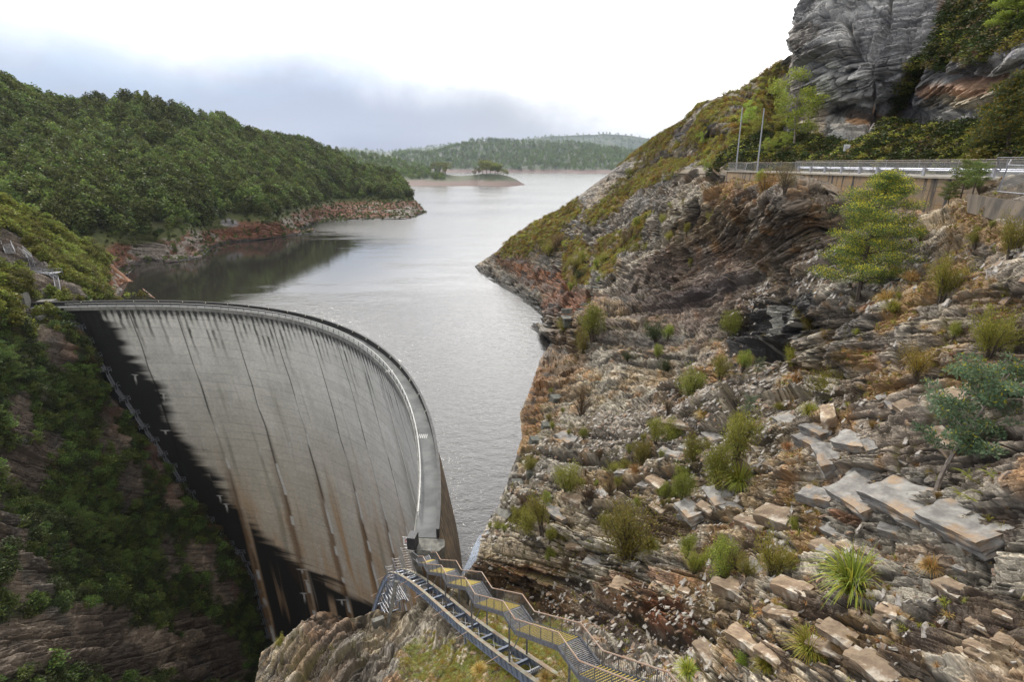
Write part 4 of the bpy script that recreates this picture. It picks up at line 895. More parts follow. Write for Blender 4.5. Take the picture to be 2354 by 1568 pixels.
# --- scatter of uncountable cover: one object each
def scatter(name, pts, rot, scl, idx, protos, label=None, kind='stuff'):
    me = bpy.data.meshes.new(name); me.vertices.add(len(pts)); me.vertices.foreach_set('co', np.asarray(pts, np.float32).ravel())
    for nm, ty, dat in (('rot', 'FLOAT_VECTOR', rot), ('scl', 'FLOAT_VECTOR', scl), ('idx', 'INT', idx)):
        a = me.attributes.new(nm, ty, 'POINT')
        a.data.foreach_set('vector' if ty == 'FLOAT_VECTOR' else 'value', np.asarray(dat, np.float32 if ty != 'INT' else np.int32).ravel())
    o = bpy.data.objects.new(name, me); COL.objects.link(o)
    pc = bpy.data.collections.new(name+'_kinds')
    for i, pm_ in enumerate(protos):
        po = bpy.data.objects.new('%s_kind_%02d' % (name, i), pm_); pc.objects.link(po)
    ng = bpy.data.node_groups.new(name, 'GeometryNodeTree'); ng.interface.new_socket('Geometry', in_out='INPUT', socket_type='NodeSocketGeometry'); ng.interface.new_socket('Geometry', in_out='OUTPUT', socket_type='NodeSocketGeometry')
    q = NT(ng); gi = q.new('NodeGroupInput'); go = q.new('NodeGroupOutput'); ip = q.new('GeometryNodeInstanceOnPoints'); ci = q.new('GeometryNodeCollectionInfo')
    ci.inputs['Collection'].default_value = pc; ci.inputs['Separate Children'].default_value = True; ci.inputs['Reset Children'].default_value = True
    def at(nm, ty):
        n = q.new('GeometryNodeInputNamedAttribute', data_type=ty); n.inputs['Name'].default_value = nm; return n.outputs[0]
    er = q.new('FunctionNodeEulerToRotation'); q.l.new(at('rot', 'FLOAT_VECTOR'), er.inputs[0])
    ip.inputs['Pick Instance'].default_value = True
    q.l.new(gi.outputs[0], ip.inputs['Points']); q.l.new(ci.outputs[0], ip.inputs['Instance']); q.l.new(at('idx', 'INT'), ip.inputs['Instance Index'])
    q.l.new(er.outputs[0], ip.inputs['Rotation']); q.l.new(at('scl', 'FLOAT_VECTOR'), ip.inputs['Scale']); q.l.new(ip.outputs[0], go.inputs[0])
    md = o.modifiers.new('cover', 'NODES'); md.node_group = ng
    return tag(o, kind=kind)
def sample(L, mask, n, rng, view=None):
    A = np.abs(L.area)*mask
    if view: # only where the picture, or a step to its side, could see it
        x0, x1, y0, y1 = view; A = A*((L.x > x0) & (L.x < x1) & (L.y > y0) & (L.y < y1))
    p = A.ravel(); p = p/p.sum(); k = rng.choice(len(p), n, p=p); i, j = np.unravel_index(k, L.sh)
    i2 = np.clip(i+rng.choice([-1, 1], n), 0, L.sh[0]-1); j2 = np.clip(j+rng.choice([-1, 1], n), 0, L.sh[1]-1)
    a, b = rng.random((n, 1))*.5, rng.random((n, 1))*.5
    P = L.P[i, j]*(1-a-b)+L.P[i2, j]*a+L.P[i, j2]*b
    return P, L.N[i, j], L.x[i, j], L.y[i, j]
def upright(n, rng, tilt=.12): return np.c_[rng.normal(size=(n, 2))*tilt, rng.random(n)*6.28]
VIEW = (-250, 2600, -100, 1750)
fk = [ftree(600+i, M_forest, 300, i % 3) for i in range(7)]
fk2 = [ftree(620+i, M_forest2, 420, i % 3) for i in range(6)]
rg = np.random.default_rng(5)
fku = [ftree(630+i, M_dark, 240, 2) for i in range(3)]
def forest(name, L, mask, n, h0, h1, protos, view=VIEW, sink=.12, wide=1.35):
    P, N, px, py = sample(L, mask, n, rg, view); h = h0+(h1-h0)*rg.random(n)**1.3
    P = P.copy(); P[:, 2] -= h*sink; w_ = wide*(.75+.5*rg.random(n))
    return scatter(name, P, upright(n, rg, .07), np.c_[h*w_, h*w_, h], rg.integers(0, len(protos), n), protos)
forest('forest', LC, LC_mask['forest']*(.35+sst(-.35, .35, fbm(LC.P, .03, 3, 801))), 8200, 4.0, 13.5, fk, VIEW, .12, 1.15)
forest('forest_understory', LC, LC_mask['forest'], 4200, 2.0, 4.5, fku, VIEW, .2, 1.6)
forest('shore_scrub', LC, sst(.0, .3, LC_mask['forest']+.35)*(1-LC_mask['forest']), 1500, 1.2, 2.6, fk)
up_m = LL_mask['veg']*(1-LL_mask['dim'])
forest('hillside_scrub', LL, up_m, 3000, 2.0, 5.0, fk2)
forest('gorge_scrub', LL, LL_mask['veg']*LL_mask['dim'], 4600, 1.0, 3.6, fku+[ftree(634+i, M_green, 260, i) for i in range(3)], (-250, 700, 650, 1700), .2, 1.5)
cm = [ftree(640+i, M_gold, 140, 2) for i in range(2)]+[ftree(644+i, M_olive, 160, 0) for i in range(3)]+[ftree(648, M_brown, 120, 2)]
forest('heath', LA, LA_mask['heath'], 7500, .7, 1.9, cm, (900, 2100, 80, 800), .3, 1.8)
forest('hill_heath', LB, LB_mask['heath'], 5200, .7, 2.4, [ftree(650+i, M_dark, 260, 2) for i in range(3)]+cm[2:4]+[cm[5]], (1600, 2600, -120, 420), .3, 1.6)
far_f = [ftree(660+i, M_green, 110, i % 3) for i in range(5)]
forest('far_forest', LF2, (LF2.P[..., 2]-WATER > 17)*1., 5200, 16, 34, far_f, (900, 1700, 280, 400), .05, .9)
forest('peninsula_forest', LF1, (LF1.P[..., 2]-WATER > 14)*1.*(LF1.x < 1022), 1500, 7, 17, far_f, None, .08, 1.1)
P, N, px, py = sample(LF3, (LF3.P[..., 2] > -40)*1., 1800, rg, (500, 1600, 280, 400)); n = len(P); h = 20+20*rg.random(n)
scatter('distant_forest', P, upright(n, rg, .05), np.c_[h*1.3, h*1.3, h], rg.integers(0, 5, n), far_f)
# low cover on the near slope: tufts, moss plants, loose stones
tf = [tussock(700+i, m_, 34, .22, .008) for i, m_ in enumerate((M_straw, M_olive, M_bright, M_brown))]
mossk = [ftree(710+i, m_, 70, 2) for i, m_ in enumerate((M_olive, M_bright, M_gold))]
P, N, px, py = sample(LA, LA_mask['moss'], 5200, rg, (650, 1500, 1350, 1750)); n = len(P); s_ = .10+.16*rg.random(n)
scatter('moss_cover', P-[0, 0, .03], upright(n, rg, .3), np.c_[s_*2.2, s_*2.2, s_], rg.integers(0, 3, n), mossk)
mk = np.clip(LA_mask['grass']*1.0+LA_mask['soil']*.25+.04*(LA.w < 90), 0, 1)*(1-LA_mask['heath'])
P, N, px, py = sample(LA, mk*sst(5, 12, LA.w), 5200, rg, (1100, 2600, 380, 1750)); n = len(P); s_ = .6+1.1*rg.random(n)
scatter('dry_grass', P, upright(n, rg, .35), np.c_[s_, s_, s_], rg.choice(4, n, p=[.42, .25, .08, .25]), tf)
sk = [stone(720+i) for i in range(5)]
M_stone = simple('loose_stone', (.40, .385, .36), .8, c2=(.24, .20, .16), scale=3, bump=.6)
M_stone2 = simple('rusty_loose_stone', (.30, .19, .11), .85, c2=(.20, .17, .15), scale=3, bump=.6)
for i, s0 in enumerate(sk): s0.materials.append(M_stone2 if i == 2 else M_stone)
mk = (LA.w < 75)*(.15+sst(-.1, .3, fbm(LA.P, .15, 2, 733)))*(1-LA_mask['moss'])*sst(1150, 1250, LA.x+LA.y*.2)*sst(0, .2, LA.N[..., 2]-.25)
P, N, px, py = sample(LA, mk, 8000, rg, (1050, 2600, 560, 1750)); n = len(P); s_ = .07+.30*rg.random(n)**2.6; s_ = s_*(.7+.012*np.linalg.norm(P, axis=1))
ry = np.arctan2(N[:, 0], N[:, 2])*.7; rx = -np.arctan2(N[:, 1], N[:, 2])*.7
scatter('rubble', P+[0, 0, .02], np.c_[rx+rg.normal(size=n)*.2, ry+rg.normal(size=n)*.2, rg.normal(size=n)*.5+.3], np.c_[s_*1.2, s_, s_], rg.integers(0, 5, n), sk)

# --- single plants
def put(name, meshes, P, s, rz, label, cat, group=None, tilt=(0, 0), color=None):
    e = empty(name, tuple(P), 0, label, cat, group); e.rotation_euler = (tilt[0], tilt[1], rz); e.scale = (s, s, s) if not isinstance(s, tuple) else s
    for me in meshes:
        o = bpy.data.objects.new(me.name.split('.')[0], me); COL.objects.link(o); o.parent = e
    return e
BK = {'up': [bush('up', 40+i, M_olive) for i in range(3)], 'upg': [bush('up', 50+i, M_bright) for i in range(2)], 'round': [bush('round', 60+i, M_olive, 4200) for i in range(2)], 'thin': [bush('thin', 70+i, M_olive, 1500) for i in range(2)],
      'brown': [bush('broom', 80+i, M_brown, 1700) for i in range(2)], 'gold': [bush('round', 85, M_gold, 2600)], 'broom': [bush('broom', 87+i, M_olive, 3000) for i in range(2)], 'tus': [(tussock(90+i, M_bright),) for i in range(3)], 'tusd': [(tussock(95+i, M_straw),) for i in range(2)], 'dark': [bush('round', 98, M_dark, 3600)]}
BH = {k: (.8 if k.startswith('tus') else 1.6) for k in BK}
def plant(x, y, hpx, kind, label=None, group=None, name=None, L=None, wide=1.0):
    L = L or LA; P, N, w = lookup(L, x, y); i = random.randrange(len(BK[kind])); s = hpx*w/1280/.86/BH[kind]
    nm = name or ('grass_tussock' if kind.startswith('tus') else 'shrub')
    e = put(nm, BK[kind][i], Vector(P)-Vector((0, 0, .05)), (s*wide, s*wide, s), random.random()*6.28, label, 'grass tussock' if kind.startswith('tus') else 'shrub', group, (random.gauss(0, .06), random.gauss(0, .06)))
    return e
z4 = lambda x, y: (1059+x*.3152, 811.9+y*.3152)
z2 = lambda x, y: (1059+x*.3152, 353+y*.3152)
z3 = lambda x, y: (1694+x*.3152, 388.3+y*.3152)
z5 = lambda x, y: (1694+x*.3152, 811.9+y*.3152)
z6 = lambda x, y: (1553+x*.3401, 1129.6+y*.3401)
G1 = 'young shrubs on the rubble slope'
single = [
 (z4(775, 1050), 76, 'up', 'leafy olive shrub with bare dark stems, tallest one near the concrete block on the slope'),
 (z4(930, 1095), 52, 'brown', 'thin brownish shrub with fanned stems right of the leafy olive shrub'),
 (z4(1005, 1270), 46, 'up', 'rounded olive shrub on pale rock above the big bush'),
 (z4(610, 1360), 92, 'thin', 'thin tall shrub with a long dark stem on the pale rock shoulder above the stairs'),
 (z4(490, 1300), 56, 'round', 'bushy olive shrub beside grey twigs near the slope edge'),
 (z4(450, 1130), 34, 'brown', 'leafless grey-brown shrub near the concrete slab on the slope edge'),
 (z4(620, 1110), 34, 'upg', 'small fresh green shrub on the slope edge above the concrete slab'),
 (z4(665, 1400), 40, 'up', 'round green shrub over a rusty hollow above the stairs'),
 (z4(620, 1550), 44, 'upg', 'bright green low shrub hanging on the rock face right above the stairs'),
 (z4(1200, 1560), 132, 'round', 'largest dense olive bush on the slope, in the middle above the stairs'),
 (z4(1365, 1430), 34, 'tus', 'grass tussock at the right foot of the largest olive bush'),
 (z4(1255, 760), 64, 'up', 'two-lobed olive shrub where dark rock meets pale rubble'),
 (z4(1410, 650), 56, 'up', 'olive shrub on the lower end of the row along the dark rock'),
 (z4(1490, 590), 52, 'round', 'dense olive shrub in the row along the dark rock'),
 (z4(1690, 390), 72, 'up', 'tall bright olive shrub at the upper end of the row along the dark rock'),
 (z4(1690, 850), 82, 'up', 'olive shrub with a dark forked stem on pale rubble'),
 (z4(1530, 930), 60, 'thin', 'slender green shrub on pale rubble beside brown grass'),
 (z4(1410, 1000), 44, 'upg', 'small green shrub with a fork, left of a slender pair on the rubble'),
 (z4(1600, 1080), 72, 'upg', 'slender bright green shrub above the bare brown soil'),
 (z4(1880, 1020), 108, 'upg', 'big fresh green shrub with dark stems beside the large grass tussock'),
 (z4(2020, 850), 118, 'up', 'big golden-olive shrub standing behind the fresh green one'),
 (z4(2000, 965), 62, 'tus', 'large green grass tussock at the foot of the two biggest rubble shrubs'),
 (z4(2110, 470), 30, 'tusd', 'yellow grass tussock beside the thin dark-stemmed tree'),
 (z4(1790, 490), 28, 'tusd', 'yellow grass tussock among stones under the tall bright olive shrub'),
 (z4(1250, 840), 26, 'tusd', 'yellowish grass tussock on pale rubble below the two-lobed shrub'),
 (z4(1920, 260), 58, 'up', 'pointed olive shrub just below the cave in the black wet rock'),
 (z4(2060, 160), 46, 'upg', 'pale green shrub at the right foot of the cave'),
 (z4(890, 480), 58, 'brown', 'sparse grey-brown shrub on dark ribbed rock'),
 (z2(960, 1395), 84, 'upg', 'narrow green shrub-tree behind the concrete platform at the foot of the sleepers'),
 (z2(880, 1455), 52, 'round', 'dense green shrub in front of the narrow shrub-tree by the platform'),
 (z2(800, 1310), 30, 'round', 'small dark green shrub right at the edge of the concrete platform'),
 (z2(1410, 1350), 46, 'dark', 'dark green shrub under the ribbed purple rock face'),
 (z2(1490, 1340), 36, 'upg', 'light green shrub beside the dark one under the purple rock'),
 (z2(1950, 1370), 64, 'upg', 'green shrub trailing down beside the black wet rock'),
 (z3(270, 245), 62, 'gold', 'yellow-green wattle bush against the left part of the retaining wall'),
 (z3(165, 125), 32, 'upg', 'small yellow-green shrub under the left end of the retaining wall'),
 (z3(380, 230), 54, 'brown', 'brownish shrub beside the yellow-green wattle bush at the wall'),
 (z3(520, 1200), 72, 'broom', 'brown-green broom-like bush below the big wattle tree'),
 (z3(430, 1490), 54, 'broom', 'fine olive bush on the scree below the broom-like bush'),
 (z3(1500, 1000), 92, 'broom', 'tall fine-leaved olive bush in dry grass right of the big wattle tree'),
 (z3(1600, 1275), 42, 'upg', 'bright green bushy plant on brown ground at the right'),
 (z3(1890, 1400), 104, 'broom', 'dense dark olive bush on a short trunk near the right edge'),
 (z3(1390, 1560), 64, 'gold', 'orange-gold bush beside a dark crevice'),
 (z3(1780, 620), 48, 'upg', 'bright green spreading bush under the concrete block'),
 (z3(1980, 680), 92, 'broom', 'tall olive bush at the right edge below the concrete block'),
 (z3(1330, 545), 40, 'upg', 'bright green bush in the gully right behind the big wattle tree'),
 (z3(1090, 980), 38, 'tusd', 'golden grass tussock just right of the big wattle tree trunk'),
 (z3(960, 1060), 30, 'tusd', 'low golden grass tussock below the wattle tree trunk'),
 (z3(1190, 1080), 34, 'tus', 'green-gold grass tussock on the ledge below the wattle tree'),
 (z3(1270, 830), 30, 'tusd', 'orange grass tussock in the dry grass right of the wattle tree'),
 (z5(620, 350), 76, 'broom', 'slim upright olive bush on rubble in the middle of the right slope'),
 (z5(470, 265), 34, 'tusd', 'straw-coloured grass tussock left of the slim upright bush'),
 (z5(590, 505), 32, 'tus', 'green and gold tussock below the slim upright bush'),
 (z5(540, 1080), 42, 'gold', 'golden-green fern-like shrub at the top of the crevice in the slabs'),
 (z5(460, 1180), 40, 'gold', 'golden-green fern-like shrub in the middle of the crevice'),
 (z5(430, 1330), 40, 'broom', 'olive-gold shrub at the bottom of the crevice in the slabs'),
 (z6(330, 640), 104, 'upg', 'tall bright green bush on rocks in the lower middle'),
 (z6(140, 570), 64, 'broom', 'olive bush with a pointed top left of the tall bright green bush'),
 (z6(700, 640), 100, 'broom', 'large soft olive bush under the slabs in the lower middle'),
 (z6(560, 640), 52, 'broom', 'small olive bush leaning on the left of the large soft one'),
 (z6(450, 600), 60, 'brown', 'dry brown shrub between the two green bushes in the lower middle'),
 (z6(1210, 720), 108, 'tus', 'huge drooping grass tussock, half green half gold, below the slabs'),
 (z6(900, 1120), 66, 'tus', 'drooping grass tussock on brown rock near the bottom edge'),
 (z6(400, 1180), 56, 'upg', 'soft green shrub near the bottom edge left of the drooping tussock'),
 (z6(580, 1190), 34, 'tus', 'spiky green tussock near the bottom edge'),
 (z6(610, 840), 26, 'tusd', 'small brown tussock on dark soil under the large soft bush'),
 (z6(740, 830), 20, 'tus', 'tiny green tussock on the dark soil above the bottom edge'),
 (z6(1720, 540), 40, 'tusd', 'wispy straw tussock under the overhanging slab at the right'),
 (z6(60, 1210), 40, 'tus', 'green grass tussock beside the lower stairs handrail'),
 ((1258, 1575), 26, 'tusd', 'straw-green tussock in the moss between the steel girders'),
 ((1105, 1555), 26, 'tusd', 'yellow tussock in the moss left of the steel girders'),
 ((648, 1500), 34, 'broom', 'small olive shrub on the left lip of the rock mound'),
]
for (xx, yy), hp, kd, lb in single: plant(xx, yy, hp, kd, lb)
more_pts = [(1070, 1215, 28), (1000, 740, 28), (1130, 800, 40), (1100, 840, 28), (1090, 930, 34), (1090, 1040, 40), (1540, 480, 32), (1740, 450, 38), (1640, 590, 28), (1490, 990, 32), (1800, 720, 22), (1265, 1100, 26), (1440, 1100, 20), (850, 930, 22), (905, 880, 16), (1470, 800, 28), (1010, 830, 22), (770, 500, 14), (650, 520, 20), (690, 600, 20), (800, 640, 16), (900, 650, 28), (640, 290, 22), (520, 880, 32), (515, 770, 14), (400, 1200, 34), (520, 1140, 30), (350, 1230, 20), (215, 1275, 16), (430, 1260, 22), (315, 1300, 22), (1700, 1540, 56), (1470, 1060, 18), (265, 1270, 16), (1340, 660, 20), (1200, 700, 24), (960, 900, 14), (960, 930, 16), (700, 1200, 22), (760, 1370, 20), (800, 1440, 16), (1580, 360, 34), (1385, 980, 22), (370, 1210, 22), (1930, 1010, 44), (1790, 1020, 44)]
for a, b_, hp in more_pts:
    xx, yy = z4(a, b_); plant(xx, yy, hp, random.choice(['up', 'up', 'upg', 'thin', 'round', 'brown']), 'small olive shrub among the stones of the rubble slope above the stairs', G1)
for a, b_, hp in [(1225, 1520, 22), (1440, 1505, 32), (1480, 1560, 32), (1815, 510, 24), (1715, 585, 26), (1465, 605, 34), (1315, 690, 20), (1015, 965, 18), (1670, 830, 22), (1585, 640, 20), (1945, 400, 26), (1210, 690, 30), (1250, 640, 30), (1300, 560, 26), (1180, 720, 24), (1020, 870, 24), (1055, 820, 22), (960, 900, 24), (865, 940, 26), (795, 1000, 22), (1500, 520, 20), (1550, 480, 18), (860, 870, 36), (885, 820, 34), (835, 900, 30), (700, 720, 36), (730, 690, 30), (660, 740, 26)]:
    xx, yy = z2(a, b_); plant(xx, yy, hp, random.choice(['up', 'dark', 'upg', 'brown', 'round']), 'small dark shrub on the far rock face between the lake and the retaining wall', 'shrubs on the far rock face')
for a, b_, hp in [(800, 1040, 18), (1120, 760, 22), (30, 1420, 36), (650, 1240, 22), (950, 1240, 18), (1900, 640, 26), (1040, 800, 20), (1230, 1000, 18), (1960, 500, 20), (1850, 330, 26), (1150, 640, 20), (580, 1080, 22), (1640, 760, 30)]:
    xx, yy = z3(a, b_); plant(xx, yy, hp, random.choice(['upg', 'gold', 'tusd', 'broom']), 'low yellowish plant on the dry grassy ledges below the road', 'low plants on the grassy ledges')
for a, b_, hp in [(230, 440, 22), (280, 350, 20), (370, 700, 20), (320, 425, 16), (1060, 590, 20), (900, 330, 18), (1110, 590, 16), (1400, 900, 20), (1450, 960, 22), (190, 470, 18), (1560, 1100, 20)]:
    xx, yy = z5(a, b_); plant(xx, yy, hp, random.choice(['upg', 'gold', 'tusd', 'tus']), 'small tuft growing in a crack of the pale slabs', 'tufts in the slab cracks')
# ferns under the small blue-green tree
def fern(seed):
    rng = np.random.default_rng(seed); V = []; F = []; C = []
    for i in range(16):
        a = rng.random()*6.28; L_ = .5+.35*rng.random(); rise = .5+.4*rng.random(); sd_ = np.array([-math.sin(a), math.cos(a), 0]); c = (.7+.7*rng.random())*np.array([1, 1, .8])
        for u in np.linspace(.12, 1, 13):
            p = np.array([math.cos(a)*L_*u, math.sin(a)*L_*u, L_*(rise*u-.55*u*u)])
            for s in (-1, 1):
                q = p+sd_*s*.13*(1.1-u)+np.array([math.cos(a), math.sin(a), -.2])*.05; t_ = np.array([math.cos(a), math.sin(a), 0])*.022; b = len(V)
                V += [p-t_, q, p+t_, p+t_*1.2]; F.append((b, b+1, b+2, b+3)); C += [c]*4
    return leaf_mesh('fronds', [(np.array(V), np.array(F), np.array(C))], M_olive)
fn = [fern(5), fern(6)]
for k, (a, b_) in enumerate([(1700, 960), (1800, 940), (1860, 1000), (1750, 1080), (1830, 1120), (1930, 900), (1680, 1060), (2000, 950), (1900, 1080)]):
    xx, yy = z5(a, b_); P, N, w = lookup(LA, xx, yy); put('fern', (fn[k % 2],), P, .5+.25*random.random(), random.random()*6.28, 'yellow-green fern in the shade of the small blue-green tree', 'fern', 'ferns under the small tree')
# trees on the right slope
def settree(name, x, y, htop, meshes, h, label, L=None, group=None, rz=None, cat='tree', wide=1.):
    P, N, w = lookup(L or LA, x, y); s = htop*w/1280/.97/h
    return put(name, meshes, Vector(P)-Vector((0, 0, .1)), (s*wide, s*wide, s), random.random()*6.28 if rz is None else rz, label, cat, group)
wt = tree(3, M_wattle, 9.0, 'wattle', 60000, .10, ((4.0, 2.5, .9), .24), M_bark, .10)
settree('wattle_tree', 1959, 694, 308, wt, 9.0, 'big wattle tree with yellow blossom and dark trunk in front of the retaining wall', rz=.3)
wt2 = tree(4, M_wattle, 4.5, 'wispy', 7000, .12, ((1.7, 1.3, .8), .15), M_bark)
for a, b_, hp, lb in ((1700, 275, 92, 'wispy green tree in front of the right part of the retaining wall'), (1570, 350, 60, 'small wispy tree below the right part of the retaining wall'), (1790, 250, 80, 'airy green tree between the retaining wall and the wire fence panel')):
    if hp: settree('wispy_tree', *z3(a, b_), hp, wt2, 4.5, lb, wide=1.3)
bl = tree(5, M_blue, 4.0, 'wispy', 11000, .10, ((2.6, 1.6, .35), .06), M_pbark, .22)
settree('young_tree', 2179, 1140, 315, bl, 4.0, 'young blue-green tree with a bare grey trunk near the right edge', rz=-.3, wide=1.0)
settree('young_tree', *z4(2040, 430), 70, tree(6, M_blue, 3.0, 'wispy', 1500, .09), 3.0, 'thin sapling with dark bare stem on pale rubble')
settree('young_tree', *z4(2170, 215), 50, tree(7, M_blue, 3.0, 'wispy', 3000, .09, ((2.6, 1.8, .5), .15)), 3.0, 'small blue-green sapling with yellow flowers right of the cave')
settree('rounded_tree', *z2(1810, 190), 36, tree(8, M_bright, 4.0, 'gum', 3000, .14), 4.0, 'small bright round tree below the left end of the retaining wall')
# trees on the hillside above the road
z1 = lambda x, y: (1694+x*.3152, y*.3152)
gum = [tree(20+i, M_bright if i < 3 else M_olive, 7.0, 'gum', 5200, .22, None, M_pbark) for i in range(4)]
wat = [tree(30, M_wattle, 7.0, 'wattle', 12000, .2, ((2.6, 1.6, .6), .28), M_bark)]
GT = 'round-crowned trees on the scrub hill above the road'
settree('tall_tree', *z1(400, 1110), 150, gum[0], 7.0, 'tallest round-crowned tree rising against the cliff above the light poles', L=LB)
for k, (a, b_, hp) in enumerate([(220, 1130, 40), (345, 1100, 48), (200, 830, 52), (310, 960, 56), (280, 830, 34), (150, 1000, 50), (90, 1010, 46), (40, 1060, 40), (215, 1160, 44), (300, 1060, 40), (60, 960, 54), (250, 1000, 38), (130, 880, 30)]):
    L_ = LB if a > 130 else LA; xx, yy = z1(a, b_); settree('round_crowned_tree', xx, yy, hp, gum[k % 4], 7.0, 'light green round-crowned tree on the scrub hill behind the light poles', L=L_, group=GT)
for k, (xx, yy, hp) in enumerate([(1620, 340, 34), (1560, 350, 20), (1700, 300, 30), (1660, 290, 24), (1735, 250, 26), (1770, 230, 30), (1630, 400, 28), (1520, 375, 16), (1447, 410, 18), (1680, 350, 30)]):
    settree('small_ridge_tree', xx, yy, hp, gum[k % 4], 7.0, 'small light green tree on the heath of the far ridge', L=LA, group='small trees on the far ridge')
settree('wattle_tree', 2310, 368, 190, wat[0], 7.0, 'dense yellow-flowering wattle tree above the road at the right edge', L=LB, wide=1.2)
settree('wattle_tree', 2240, 372, 80, wat[0], 7.0, 'darker wattle bush left of the yellow-flowering one above the road', L=LB, wide=1.1)
settree('wattle_tree', 2400, 380, 150, wat[0], 7.0, 'bright wattle tree cut by the right picture edge above the road', L=LB, wide=1.2)
ov = tree(9, M_bright, 7.0, 'wispy', 9000, .22, None, M_bark)
settree('hanging_tree', 2330, 95, 110, ov, 7.0, 'bright green tree hanging over the cliff in the top right corner', L=LB, wide=1.7)
settree('hanging_tree', 2420, 70, 110, ov, 7.0, 'bright green tree beyond the top right corner of the cliff', L=LB, wide=1.7)
# trees on the left hillside and gorge wall
nt_ = [tree(200+i, M_forest2, 5.0, 'gum', 2600, .24, None, M_bark) for i in range(4)]
rg2 = np.random.default_rng(77)
P, N, px, py = sample(LL, up_m, 90, rg2, (0, 340, 470, 690))
for k in range(90):
    s = (.55+.75*rg2.random()); put('hillside_tree', nt_[k % 4], P[k]-[0, 0, .3], (s*1.25, s*1.25, s), k*1.7, 'bushy light green tree on the near left hillside, %s' % ('close to the lake shore' if px[k] > 200 else 'high above the steel stairs' if py[k] < 580 else 'near the left end of the dam'), 'tree', 'trees on the near left hillside')
dk = [tree(210+i, M_green, 5.0, 'gum', 2400, .24, None, M_bark) for i in range(4)]
mkk = LL_mask['veg']*LL_mask['dim']
cl = np.zeros(LL.sh)
for cx, cy, rx, ry in ((230, 1180, 90, 130), (110, 940, 60, 90), (40, 830, 60, 60), (310, 1260, 70, 60), (30, 1130, 40, 60), (190, 900, 40, 70), (20, 700, 30, 90)):
    cl = np.maximum(cl, sst(1.2, .5, np.hypot((LL.x-cx)/rx, (LL.y-cy)/ry)))
P, N, px, py = sample(LL, cl*np.clip(mkk, .2, 1), 130, rg2, (-20, 420, 640, 1400))
for k in range(130):
    s = (.45+.55*rg2.random()); put('gorge_tree', dk[k % 4], P[k]-[0, 0, .3], (s*1.35, s*1.35, s), k*1.3, 'dark green tree clinging to the %s part of the left gorge wall' % ('upper' if py[k] < 850 else 'middle' if py[k] < 1120 else 'lower'), 'tree', 'trees on the left gorge wall')
P, N, px, py = sample(LC, LC_mask['forest'], 70, rg2, (0, 900, 230, 560))
for k in range(70):
    s = (1.1+.6*rg2.random()); put('emergent_tree', nt_[k % 4], P[k], (s*1.1, s*1.1, s), k*1.3, 'taller pale-leaved tree standing out of the %s of the left hill forest' % ('left part' if px[k] < 350 else 'middle' if px[k] < 620 else 'lakeward end'), 'tree', 'taller trees on the left hill')
# island clump, dead drowned trees
for k, (xx, yy, hp) in enumerate([(1098, 400, 16), (1108, 399, 24), (1118, 399, 29), (1128, 399, 27), (1138, 400, 22), (1148, 401, 19), (1158, 402, 14), (1166, 403, 11), (1090, 401, 10), (1143, 400, 24), (1012, 396, 22), (1024, 399, 24), (1000, 394, 20)]):
    settree('island_tree', xx, yy, hp, nt_[k % 4], 5.0, 'round tree in the clump on the low island point', L=LF1, group='trees on the low island', wide=1.5)
dm = []
for i in range(3):
    rng = np.random.default_rng(300+i); st = [([Vector((0, 0, -.5)), Vector((.02, 0, .5)), Vector((.0, .03, 1))], .016, .004)]
    for j in range(4): a = rng.random()*6.28; z = .5+.4*rng.random(); st.append(([Vector((0, 0, z)), Vector((math.cos(a)*.09, math.sin(a)*.09, z+.08))], .006, .002))
    dm.append(stick_mesh('trunk', st, M_dead, 4))
for k in range(90):
    xx = 1040+rg2.random()*400; Yd = 3250+rg2.random()*260; Yd = Yd if xx > 1180 else Yd-rg2.random()*200; X_ = (xx-1177)/1280/1.044*Yd; h = 16+rg2.random()*26
    e = empty('dead_tree', (X_, Yd, WATER), 0, 'bare pale dead tree standing in the water by the far shore', 'dead tree', 'drowned dead trees by the far shore'); e.scale = (h*1.3, h*1.3, h)
    o = bpy.data.objects.new('trunk', dm[k % 3]); COL.objects.link(o); o.parent = e
for xx, yy, h, lb in ((1201, 422, 12, 'single bare dead trunk at the tip of the low island'), (1217, 422, 6, 'short forked dead stump in the water off the island tip')):
    p = at_z(xx, yy, WATER); e = empty('dead_tree', tuple(p), 0, lb, 'dead tree'); e.scale = (h*1.5, h*1.5, h); o = bpy.data.objects.new('trunk', dm[0]); COL.objects.link(o); o.parent = e
dw = stick_mesh('trunk', [([V3(0, 0, -.1), V3(.05, .1, .7), V3(.0, .15, 1.4)], .02, .006), ([V3(.04, .1, .7), V3(.3, 0, 1.1)], .01, .004), ([V3(.04, .1, .5), V3(-.25, .1, .9)], .01, .004), ([V3(0.02, .1, .9), V3(.12, .3, 1.3)], .008, .003)], M_dead, 5)
for (xx, yy), hp, lb in ((z3(645, 1110), 70, 'white bare dead sapling left of the brown-green bush'), (z3(735, 1040), 40, 'thin bare dead sapling at the foot of the wattle tree'), (z6(1290, 790), 60, 'bare white branch across the huge tussock'), (z6(1530, 800), 44, 'pale dead stem on the dark soil right of the huge tussock'), (z3(1960, 560), 60, 'bent bare white branch on the dry slope under the concrete block')):
    settree('dead_sapling', xx, yy, hp, (dw,), 1.4, lb, cat='dead shrub')

